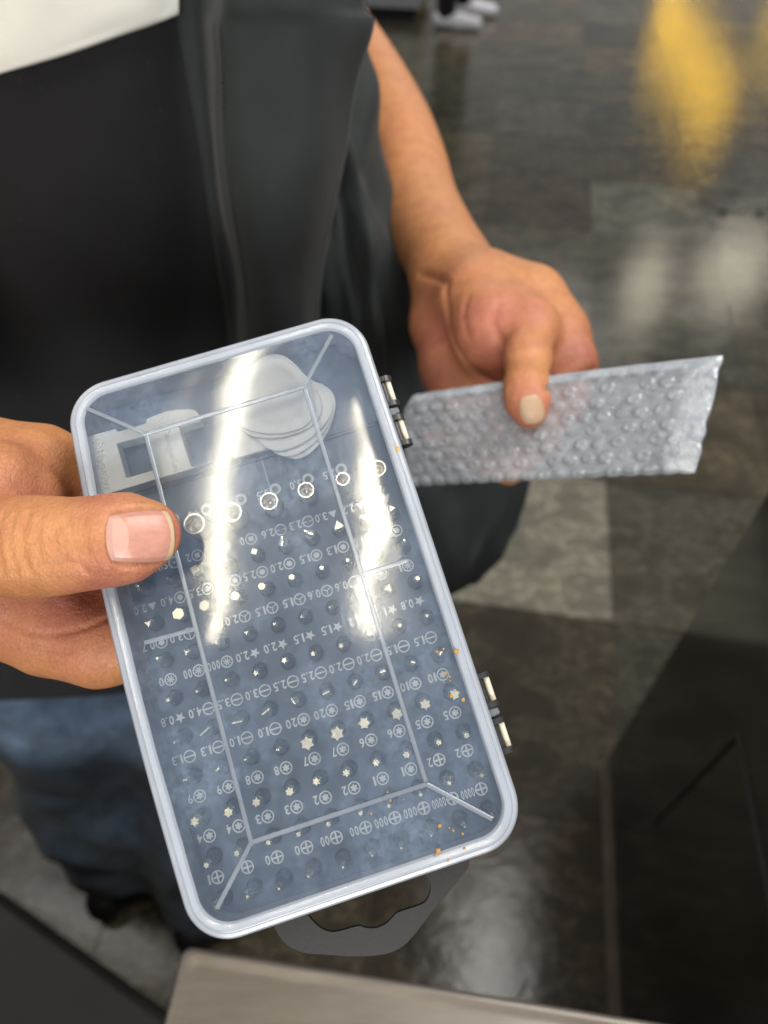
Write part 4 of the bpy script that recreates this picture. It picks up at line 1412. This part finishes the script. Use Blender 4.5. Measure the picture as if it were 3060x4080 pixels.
# hang tab behind the lower end
out = [(-31, -84), (-30, -91), (-27.9, -95.8), (-23.5, -99.4), (-18.0, -101.6), (-10, -104.6), (-4.0, -106.3), (1.0, -106.9), (5.0, -106.3), (8.6, -104.6), (14, -101.2), (22, -96.6), (28.6, -92.8), (30.6, -91.0), (31.4, -88.0), (31.5, -84)]
hol = [(-20.5, -88.0), (-19.2, -91.0), (-17.6, -93.8), (-15.4, -95.8), (-12.6, -96.8), (-6.4, -97.2), (-4.6, -98.2), (-1.6, -99.3), (1.6, -99.1), (4.2, -98.0), (6.4, -97.2), (13.4, -97.2), (16.0, -96.0), (17.6, -93.4), (17.6, -91.0), (16.6, -89.0)]
bm = bmesh.new()
def loopb(pts, z): return [bm.verts.new((x * mm, y * mm, (z + DEPTH) * mm)) for x, y in pts]
def densify(p, n=3):
    a = catmull(np.array(p), len(p) * n); return [tuple(q_) for q_ in a]
out = densify(out); hol = densify(hol, 4)
o1 = loopb(out, -16.5); h1 = loopb(hol, -16.5)
ed = [bm.edges.new((o1[i], o1[(i + 1) % len(o1)])) for i in range(len(o1))] + [bm.edges.new((h1[i], h1[(i + 1) % len(h1)])) for i in range(len(h1))]
r_ = bmesh.ops.triangle_fill(bm, use_beauty=True, use_dissolve=False, edges=ed)
fs = [f for f in r_['geom'] if isinstance(f, bmesh.types.BMFace)]
r_ = bmesh.ops.extrude_face_region(bm, geom=fs)
bmesh.ops.translate(bm, verts=[v for v in r_['geom'] if isinstance(v, bmesh.types.BMVert)], vec=(0, 0, -1.6 * mm))
bmesh.ops.recalc_face_normals(bm, faces=bm.faces)
me = bpy.data.meshes.new('hang_tab'); bm.to_mesh(me); bm.free(); me.materials.append(M['black_pl'])
o = bpy.data.objects.new('hang_tab', me); COL.objects.link(o); o.parent = case
bv_ = o.modifiers.new('b', 'BEVEL'); bv_.width = 0.0003; bv_.limit_method = 'ANGLE'; bv_.segments = 2

# hinges on the right side: dark spools with cream pins, and a clear knuckle between them
def hinge(yc):
    g = G(); xa = 51.2; za = -7.4
    for s_ in (1, -1):
        y0 = yc + s_ * 1.7; y1 = yc + s_ * 12.2
        for a, b_ in ((y0, y0 + s_ * 1.7), (y1 - s_ * 1.7, y1)):
            g.cyl((xa, a, za), (xa, b_, za), 2.6, n=28); g.box(48.8, xa, min(a, b_), max(a, b_), za - 2.6, za + 2.4)
        g.cyl((50.3, y0 + s_ * 1.7, za + 0.6), (50.3, y1 - s_ * 1.7, za + 0.6), 1.0, n=16)
        g.box(48.8, 50.0, min(y0, y1) + 1.7, max(y0, y1) - 1.7, za - 2.0, za + 0.2)
    h = cobj(g, 'hinge', M['hinge_black'])
    sharp(h, 40)
    for s_ in (1, -1):
        g = G(); y0 = yc + s_ * 3.4; y1 = yc + s_ * 10.5
        g.cyl((52.3, y0, za - 0.2), (52.3, y1, za - 0.2), 0.95, n=16)
        sharp(cobj(g, 'pin', M['cream'], h), 40)
    g = G(); g.prism([(49.0, yc - 1.3), (52.4, yc - 1.1), (52.9, yc - .4), (52.6, yc + 1.0), (49.0, yc + 1.4)], za - 1.2, za + 1.4, bevel=0.3)
    cobj(g, 'knuckle', M['rib'], h)
hinge(49.5)
hinge(-50.0)

# ------------------------------------------------------------------ screwdriver bits
ORD = ['first', 'second', 'third', 'fourth', 'fifth', 'sixth', 'seventh', 'eighth', 'ninth', 'tenth']
SIZE = {('torx', '20'): 2.0, ('torx', '15'): 1.75, ('torx', '10'): 1.6, ('torx', '9'): 1.35, ('torx', '8'): 1.25, ('torx', '7'): 1.15, ('torx', '6'): 1.05, ('torx', '5'): .9,
        ('torx', '4'): .85, ('torx', '3'): .75, ('torx', '2'): .7, ('torx', '1'): .6, ('cross', '1'): 1.2, ('cross', ''): 1.1, ('cross', '0'): .85, ('cross', '00'): .75,
        ('cross', '000'): .65, ('cross', '0000'): .6, ('cross', '2'): 1.55}
def section(kind, s_):
    if kind == 'torx': return starpts(6, s_, s_ * 0.66)
    if kind == 'star': return starpts(5, s_, s_ * 0.55)
    if kind in ('cross',):
        a = s_; b_ = s_ * 0.34
        return [(a, b_), (b_, b_), (b_, a), (-b_, a), (-b_, b_), (-a, b_), (-a, -b_), (-b_, -b_), (-b_, -a), (b_, -a), (b_, -b_), (a, -b_)]
    if kind == 'hex': return ngon(6, s_)
    if kind == 'pent': return ngon(5, s_)
    if kind == 'square': return ngon(4, s_)
    if kind == 'tri': return ngon(3, s_)
    if kind == 'slot': return [(s_, .24), (-s_, .24), (-s_, -.24), (s_, -.24)]
    if kind == 'tri3':
        P = []
        for k_ in range(3):
            a = math.radians(90 + 120 * k_); u_ = (math.cos(a), math.sin(a)); w_ = (-u_[1], u_[0]); h_ = s_ * 0.26
            P += [(u_[0] * s_ - w_[0] * h_ * 1, u_[1] * s_ - w_[1] * h_), (u_[0] * s_ + w_[0] * h_, u_[1] * s_ + w_[1] * h_), (u_[0] * s_ * .3 + w_[0] * h_, u_[1] * s_ * .3 + w_[1] * h_)]
        return P
    if kind == 'snow': return starpts(8, s_, s_ * 0.6)
    return ngon(8, s_)
def make_bit(kind, s_, L_=10.4):
    g = G()
    fr = 3.4 if kind == 'slot' and s_ > 1.2 else 3.0
    shaft_top = L_ - 3.6
    rn = max(min(s_ * 1.0, 1.6), .75)
    if kind == 'hex' and s_ > 1.7 or kind == 'square' and s_ > 1.4:
        rn = 1.8
    g.loft([[(x, y, z) for x, y in ngon(6, r_, 0)] for r_, z in ((2.15, -5.0), (2.15, 3.4), (1.95, 3.9))], True, True, True)
    g.loft([[(x, y, z) for x, y in ngon(16, r_, 0)] for r_, z in ((1.9, 3.8), (1.85, shaft_top - 1.6), (rn, shaft_top + .3), (rn, shaft_top + .6))], True, True, True)
    sv = g
    t = G(); P = section(kind, s_)
    if kind == 'cross':
        t.loft([[(x * 1.0, y * 1.0, shaft_top + .4) for x, y in P], [(x, y, L_ - 1.6) for x, y in P], [(x * .35, y * .35, L_) for x, y in P]], True, True, True)
    elif kind in ('fork', 'notch'):
        for sg in (-1, 1):
            t.box(min(sg * .45, sg * s_), max(sg * .45, sg * s_), -.3, .3, shaft_top + .4, L_)
        t.box(-.45, .45, -.3, .3, shaft_top + .4, L_ - 1.2)
    else:
        t.loft([[(x, y, shaft_top + .4) for x, y in P], [(x, y, L_ - .25) for x, y in P], [(x * .88, y * .88, L_) for x, y in P]], True, True, True)
    return sv, t
protos = {}
def bit_meshes(kind, s_):
    key = (kind, round(s_, 2))
    if key not in protos:
        a, t = make_bit(kind, s_)
        res = []
        for gg, nm, mt in ((a, 'shaft', M['shaft']), (t, 'tip', M['tip'])):
            gg.v = [(x * mm, y * mm, z * mm) for x, y, z in gg.v]
            o = gg.build(nm, mt)
            me_ = o.data; bpy.data.objects.remove(o); res.append(me_)
        protos[key] = res
    return protos[key]
WORD = {'torx': 'six-lobe star tip bit', 'cross': 'cross tip bit', 'slot': 'flat blade tip bit', 'star': 'five-point star tip bit', 'snow': 'splined tip bit', 'tri3': 'three-wing tip bit', 'hex': 'hex tip bit',
        'pent': 'five-sided tip bit', 'square': 'square tip bit', 'tri': 'triangular tip bit', 'fork': 'forked tip bit', 'notch': 'notched blade tip bit', 'sim': 'round pin tip bit'}
rb = random.Random(4)
for j in range(9):
    for i in range(10):
        kind = KIND[j][i]; lab = ROWS[j][1][i]
        if kind in ('torx', 'cross'): s_ = SIZE.get((kind, lab), 1.0) * 1.2
        elif kind in ('slot',): s_ = float(lab) / 2 if lab else 1
        elif kind == 'hex': s_ = float(lab) / 2 * 1.05
        elif kind == 'star': s_ = {'2.0': 1.05, '1.5': .95, '1.2': .8, '1': .75, '0.8': .5}.get(lab, .9)
        elif kind == 'tri': s_ = {'3.0': 1.9, '2.7': 1.6, '2.0': 1.3}.get(lab, 1.3)
        elif kind == 'square': s_ = {'2': 1.75, '1': 1.45, '0': 1.25}.get(lab, 1.3)
        elif kind == 'tri3': s_ = {'3.0': .95, '': .8, '2.0': .6, '1.5': .55, '0.6': .45}.get(lab, .7)
        elif kind == 'snow': s_ = {'0': .75, '00': .6, '000': .55, '1': 1.0}.get(lab, 1.0)
        elif kind == 'notch': s_ = 1.5
        elif kind == 'fork': s_ = 1.0
        else: s_ = .5
        if (j, i) == (6, 8): kind2 = 'tri3'; s_ = 1.2
        else: kind2 = kind
        sm, tmm = bit_meshes(kind2, s_)
        tilt = Matrix.Rotation(math.radians(rb.uniform(-3.2, 3.2)), 4, 'X') @ Matrix.Rotation(math.radians(rb.uniform(-3.2, 3.2)), 4, 'Y')
        sp = rb.uniform(-180, 180) if kind != 'slot' else rb.choice([rb.uniform(-12, 12), rb.uniform(-70, 70)]) if i > 3 else rb.uniform(-8, 30)
        hz = rb.uniform(-0.6, 0.2)
        mw = BOX @ Matrix.Translation((HXs[i] * mm, HY_[j] * mm, (TZ + hz) * mm)) @ tilt @ Matrix.Rotation(math.radians(sp), 4, 'Z')
        mk = f' marked {lab}' if lab else ''
        lb = f'{WORD[kind2]}{mk}, {ORD[i]} from left in {ORD[j]} row up'
        e = empty('screwdriver_bit', mw, lb, 'screwdriver bit', 'screwdriver bits standing in the case tray')
        for me_, nm in ((sm, 'shaft'), (tmm, 'tip')):
            o = bpy.data.objects.new(nm, me_); COL.objects.link(o); o.parent = e

# nut sockets
for i, hx in enumerate(NUTX):
    d_ = NUTD[i] / 2
    g = G()
    outl = [[(x, y, z) for x, y in ngon(32, r_)] for r_, z in ((d_ * .96, -5), (d_, -4.6), (d_, 11.1), (d_ - .15, 11.4), (d_ - .55, 11.4))]
    ah = (d_ - 0.75)
    def hexr(n=32):
        P = []
        for k_ in range(n):
            a = math.radians(90) + 2 * PI * k_ / n; q_ = (a + PI / 6) % (PI / 3) - PI / 6
            rr_ = ah * math.cos(PI / 6) / math.cos(q_) * 1.06; P.append((rr_ * math.cos(a), rr_ * math.sin(a)))
        return P
    outl += [[(x, y, 10.9) for x, y in hexr()], [(x, y, 8.6) for x, y in hexr()], [(x * .78, y * .78, 8.0) for x, y in hexr()], [(x * .12, y * .12, 9.0) for x, y in hexr()]]
    g.loft(outl, True, True, True)
    g.v = [(x * mm, y * mm, z * mm) for x, y, z in g.v]
    o = g.build('nut_socket', M['nut'])
    sharp(o, 30)
    o.matrix_world = BOX @ Matrix.Translation((hx * mm, 31.8 * mm, TZ * mm)) @ Matrix.Rotation(math.radians(rb.uniform(0, 60)), 4, 'Z')
    tag(o, f'shiny steel hex nut socket, {ORD[i]} from left in the row below the white parts', 'nut socket', 'nut sockets standing in the case tray')

# magnetizer block in the upper left compartment
def compartment(name, z, label, cat, group=None):
    return empty(name, BOX @ Matrix.Translation((0, 0, z * mm)), label, cat, group)
e = compartment('magnetizer', -18.7, 'white plastic magnetizer with two square windows and raised lettering', 'magnetizer')
Z1 = -6.0
def lpt(x, y, z=Z1):
    a, b_ = boxloc(x, y, z * mm); return (a, max(b_, 50.3 * mm))
outl_ = [lpt(*q_) for q_ in ((207.7, 1074), (181.6, 951), (185, 945), (194.7, 940.8), (249.6, 926.4), (252.5, 931), (257, 931.6), (315, 914), (316.5, 905), (330, 899), (359, 888), (385, 884.5), (409, 883), (420, 885.5), (427, 891),
         (434, 905), (432, 910), (385.5, 922.5), (412, 1006), (417, 1010), (457, 1007), (461, 1009), (466.5, 1021.8))]
print('magnetizer', [tuple(round(v * 1000, 1) for v in p) for p in outl_])
hole_ = [lpt(*q_) for q_ in ((252, 958), (317.5, 941), (346, 1040), (279.6, 1059))]
hole_ = [(x, max(y, 53.5 * mm)) for x, y in hole_]
bm = bmesh.new()
def lb(pts, z): return [bm.verts.new((x, y, z * mm)) for x, y in pts]
o1 = lb(outl_, Z1 + 18.7); h1 = lb(hole_, Z1 + 18.7)
ed = [bm.edges.new((L_[i], L_[(i + 1) % len(L_)])) for L_ in (o1, h1) for i in range(len(L_))]
r_ = bmesh.ops.triangle_fill(bm, use_beauty=True, use_dissolve=False, edges=ed)
fs = [f for f in r_['geom'] if isinstance(f, bmesh.types.BMFace)]
r_ = bmesh.ops.extrude_face_region(bm, geom=fs)
bmesh.ops.translate(bm, verts=[v for v in r_['geom'] if isinstance(v, bmesh.types.BMVert)], vec=(0, 0, -6.2 * mm))
bmesh.ops.recalc_face_normals(bm, faces=bm.faces)
me = bpy.data.meshes.new('block'); bm.to_mesh(me); bm.free(); me.materials.append(M['white_part'])
o = bpy.data.objects.new('block', me); COL.objects.link(o); o.parent = e
bv_ = o.modifiers.new('b', 'BEVEL'); bv_.width = 0.0005; bv_.limit_method = 'ANGLE'; bv_.segments = 3; bv_.use_clamp_overlap = True
def emboss(s_, x, y, rot, size, z, parent, mat, nm, wid=0.9):
    cu = bpy.data.curves.new('t', 'FONT'); cu.body = s_; cu.size = size; cu.extrude = 0.45; cu.resolution_u = 3; cu.align_x = 'LEFT'; cu.align_y = 'CENTER'
    to = bpy.data.objects.new('t', cu); COL.objects.link(to); bpy.context.view_layer.update()
    dg_ = bpy.context.evaluated_depsgraph_get(); me_ = to.evaluated_get(dg_).to_mesh()
    a = math.radians(rot)
    V = [((x + v.co.x * wid * math.cos(a) - v.co.y * math.sin(a)) * mm, (y + v.co.x * wid * math.sin(a) + v.co.y * math.cos(a)) * mm, (z + v.co.z) * mm) for v in me_.vertices]
    F = [tuple(p.vertices) for p in me_.polygons]
    to.evaluated_get(dg_).to_mesh_clear(); bpy.data.objects.remove(to); bpy.data.curves.remove(cu)
    return mesh_obj(nm, V, F, mat, parent, False)
p1 = [v / mm for v in lpt(210.5, 959)]; p2 = [v / mm for v in lpt(354, 912)]
emboss('Magnetizer', p1[0], p1[1] - 2.2, -90, 3.6, Z1 + 18.7 + .1, e, M['white_part'], 'raised_lettering', .86)
emboss('Demagnetizer', p2[0], p2[1] - 2.2, -90, 3.4, Z1 + 18.7 + .1, e, M['white_part'], 'raised_lettering', .80)
for cx, cy, sy in ((p1[0], p1[1], '+'), (p2[0], p2[1], '-')):
    g = G(); n = 28
    g.loft([[((cx + r_ * math.cos(2 * PI * i / n)) * mm, (cy + r_ * math.sin(2 * PI * i / n)) * mm, (Z1 + 18.7 + z_) * mm) for i in range(n)] for r_, z_ in ((1.7, 0), (1.7, .3), (1.45, .3), (1.45, 0))], True)
    g.box((cx - .8) * mm, (cx + .8) * mm, (cy - .14) * mm, (cy + .14) * mm, (Z1 + 18.7) * mm, (Z1 + 19.0) * mm)
    if sy == '+':
        g.box((cx - .14) * mm, (cx + .14) * mm, (cy + .15) * mm, (cy + .8) * mm, (Z1 + 18.7) * mm, (Z1 + 19.0) * mm)
        g.box((cx - .14) * mm, (cx + .14) * mm, (cy - .8) * mm, (cy - .15) * mm, (Z1 + 18.7) * mm, (Z1 + 19.0) * mm)
    g.build('raised_sign', M['white_part'], e)

# opening picks: a fanned stack
def pick_outline(R, n=96):
    P = []
    for i in range(n):
        a = 2 * PI * i / n
        # rounded triangle with full sides
        r_ = R * (1 - 0.085 * math.cos(3 * a) ** 1) * (1 + 0.012 * math.cos(6 * a))
        P.append((r_ * math.cos(a), r_ * math.sin(a)))
    return P
PW = ['uppermost', 'second', 'third', 'fourth', 'fifth']
for i, (dx0, dy0, rot, z) in enumerate([(590, 858, 12, -6.4), (600, 866, 24, -7.5), (622, 884, 50, -8.8), (630, 893, 64, -10.2), (636, 898, 76, -11.6)]):
    cx, cy = [v / mm for v in boxloc(dx0, dy0, z * mm)]
    e = empty('opening_pick', BOX @ Matrix.Translation((cx * mm, cy * mm, z * mm)) @ Matrix.Rotation(math.radians(rot), 4, 'Z'),
              f'pale grey plastic opening pick, {PW[i]} of the fanned stack', 'opening pick', 'opening picks stacked in the case')
    g = G(); P = pick_outline(13.6)
    g.loft([[(x * k_ * mm, y * k_ * mm, z_ * mm) for x, y in P] for k_, z_ in ((.985, -.45), (1, -.35), (1, .30), (.975, .42), (.70, .42), (.69, .30))], True, True, True)
    sharp(g.build('plate', M['pick'], e), 50)
e = compartment('card', -12.9, 'small white card lying under the opening picks in the case', 'card')
g = G(); g.prism([(-3.6 * mm, 50.8 * mm), (12 * mm, 50.6 * mm), (9 * mm, 66 * mm), (-3.8 * mm, 62 * mm)], 0.0006, 0.0026, bevel=0.0003)
g.build('sheet', M['pick'], e)

# ------------------------------------------------------------------ bubble wrap pouch
quad = [D(868, 858, .402), D(1562, 768, .325), D(1503, 1020, .318), D(884, 1050, .395)]
NXW, NYW = 330, 130
Lx = 1.0
U = np.linspace(0, 1, NXW)[None, :]; Vv = np.linspace(0, 1, NYW)[:, None]
lenx = np.linalg.norm(quad[1] - quad[0]); leny = np.linalg.norm(quad[3] - quad[0])
CRN = 0.00018 * smooth_noise(NYW, NXW, 9, 77) + 0.0003 * np.abs(smooth_noise(NYW, NXW, 16, 78))
def wrap_surface(front):
    P = ((1 - U) * (1 - Vv))[..., None] * quad[0] + (U * (1 - Vv))[..., None] * quad[1] + (U * Vv)[..., None] * quad[2] + ((1 - U) * Vv)[..., None] * quad[3]
    nrm = np.cross(quad[1] - quad[0], quad[3] - quad[0]); nrm /= np.linalg.norm(nrm)
    if nrm @ (CAM - quad[0]) < 0: nrm = -nrm
    ydir = (quad[3] - quad[0]) / leny; xdir = (quad[1] - quad[0]) / lenx
    # ragged outline and rounded left corner
    e = 0.0007 * np.abs(np.sin(U * lenx / 0.0092 * PI)) * np.clip((Vv - .85) / .15, 0, 1)
    P = P + e[..., None] * ydir
    e2 = 0.0004 * np.sin(Vv * 22 + 2 * np.sin(Vv * 9)) * np.clip((U - .9) / .1, 0, 1)
    P = P + e2[..., None] * xdir
    rc = np.clip(1 - U / 0.07, 0, 1)
    P = P + ((rc ** 2) * 0.26 * leny * np.clip(1 - Vv / 0.5, 0, 1))[..., None] * ydir
    body_ = np.clip(np.minimum(np.minimum(U / .03, (1 - U) / .06), np.minimum(Vv / .05, (1 - Vv) / .03)), 0, 1)
    base_h = 0.0022 * np.sqrt(body_) + 0.0016 * np.sin(U * 7 + 1) * np.sin(Vv * 3) + 0.0045 * np.sin(U * 2.6 + .4) + CRN
    pitch = 0.0092; rowp = 0.0066
    X = U * lenx + 0 * Vv; Y = Vv * leny + 0 * U + 0.08 * X * 0
    h = np.zeros_like(X)
    row = np.floor(Y / rowp)
    for dr in (-1, 0, 1):
        rr_ = row + dr
        xo = np.where(rr_ % 2 == 0, 0, pitch / 2)
        cx = np.round((X - xo) / pitch) * pitch + xo
        cy = (rr_ + 0.5) * rowp
        jit = 0.5 + 0.5 * np.sin(cx * 9173.1 + rr_ * 57.3)
        jit2 = 0.5 + 0.5 * np.sin(cx * 5171.7 + rr_ * 91.7)
        popped = np.where(jit2 < 0.07, 0.3, 1.0)
        q_ = ((X - cx - .0006 * (jit2 - .5)) / (pitch * (.37 + .03 * jit))) ** 2 + ((Y - cy - .0006 * (jit - .5)) / (rowp * (.39 + .03 * jit2))) ** 2
        hh = np.where(q_ < 1, (1 - q_) ** 0.5 * (0.0008 + 0.0006 * jit) * popped - 0.0009 * jit2 * np.exp(-q_ * 5), 0)
        h = np.maximum(h, hh)
    seal = np.clip((0.93 - U) / .03, 0, 1) * np.clip((Vv - 0.07) / .03, 0, 1)
    crk = 0.00035 * np.sin(X * 2300 + 3 * np.sin(Y * 900)) * np.sin(Y * 1900 + 2 * np.sin(X * 700))
    h = h * seal + crk * (1 - seal) * 0.5 * body_ + 0.00008 * np.sin(X * 3100) * np.sin(Y * 2700)
    global CLEAR
    CLEAR = 0.12 + 0.36 * seal * (1 - 0.30 * np.clip(h / 0.0012, 0, 1))
    if front:
        return P + (base_h + h)[..., None] * nrm
    return P - (0.0022 * np.sqrt(body_) * 0.8 + 0.0012 - 0.0045 * np.sin(U * 2.6 + .4) + 0 * Vv)[..., None] * nrm
A = wrap_surface(True); B = wrap_surface(False)
V = np.concatenate([A.reshape(-1, 3), B.reshape(-1, 3)]); off = NXW * NYW; F = []
for i in range(NYW - 1):
    for j in range(NXW - 1):
        a = i * NXW + j
        F.append((a, a + 1, a + NXW + 1, a + NXW)); F.append((a + off, a + NXW + off, a + NXW + 1 + off, a + 1 + off))
ringi = list(range(NXW)) + [i * NXW + NXW - 1 for i in range(1, NYW)] + [(NYW - 1) * NXW + j for j in range(NXW - 2, -1, -1)] + [i * NXW for i in range(NYW - 2, 0, -1)]
for a, b_ in zip(ringi, ringi[1:] + ringi[:1]):
    F.append((a, b_, b_ + off, a + off))
org = np.mean(quad, axis=0)
o = mesh_obj('bubble_wrap', V - org, F, M['wrap'])
o.location = org
aa = o.data.attributes.new('clear', 'FLOAT', 'POINT'); aa.data.foreach_set('value', np.concatenate([CLEAR.ravel(), CLEAR.ravel()]).astype(np.float32))
tag(o, "grey translucent bubble wrap pouch pinched in the man's left hand", 'bubble wrap')

# ------------------------------------------------------------------ crumbs and the tan speck on the lid
spots = [(985, 1408), (990, 1405), (944, 1407), (958, 1402), (963, 1455), (972, 1462), (973, 1471), (958, 1474), (986, 1493), (975, 1503), (1001, 1512),
         (802, 1759), (872, 1728), (843, 1730), (950, 1785), (971, 1790), (980, 1796), (947, 1838), (943, 1845), (1003, 1832), (968, 1858), (1000, 1803), (837, 1712), (1180, 0)]
for k_, (x, y) in enumerate(spots[:-1]):
    lx, ly = boxloc(x, y)
    r_ = rb.choice([.22, .3, .35, .5]) * (1.3 if k_ in (0, 5, 11, 17) else 1)
    bm = bmesh.new(); bmesh.ops.create_icosphere(bm, subdivisions=2, radius=r_ * mm)
    for v in bm.verts:
        v.co *= 0.75 + 0.5 * rb.random(); v.co.z *= 0.7
        v.co.x *= 1.25
    me = bpy.data.meshes.new('crumb'); bm.to_mesh(me); bm.free(); me.materials.append(M['crumb'])
    o = bpy.data.objects.new('crumb', me); COL.objects.link(o)
    zl = (-0.75 + warp(lx / mm, ly / mm)) if abs(lx) < 44 * mm and abs(ly) < 80 * mm else 0.15
    o.matrix_world = BOX @ Matrix.Translation((lx, ly, (zl + .15) * mm)) @ Matrix.Rotation(rb.uniform(0, 6), 4, 'Z')
    where = 'right edge of the lid near the lower hinge' if y < 1600 else 'bottom end of the lid'
    tag(o, f'tiny orange crumb stuck on the {where}', 'crumb', f'orange crumbs on the {where}')
lx, ly = boxloc(857, 969)
g = G(); P = [(math.cos(t) * .75 * (1 + .12 * math.sin(3 * t)), math.sin(t) * 1.35 * (1 + .1 * math.cos(2 * t))) for t in np.linspace(0, 2 * PI, 24, endpoint=False)]
g.loft([[(x * k_ * mm, y * k_ * mm, z_ * mm) for x, y in P] for k_, z_ in ((1, 0), (.95, .15), (.7, .25))], True, True, True)
o = g.build('dirt_speck', M['stain'], smooth=True)
o.matrix_world = BOX @ Matrix.Translation((lx, ly, -0.25 * mm)) @ Matrix.Rotation(.35, 4, 'Z')
tag(o, 'oval tan dirt speck on the case rim just below the upper hinge', 'dirt speck')
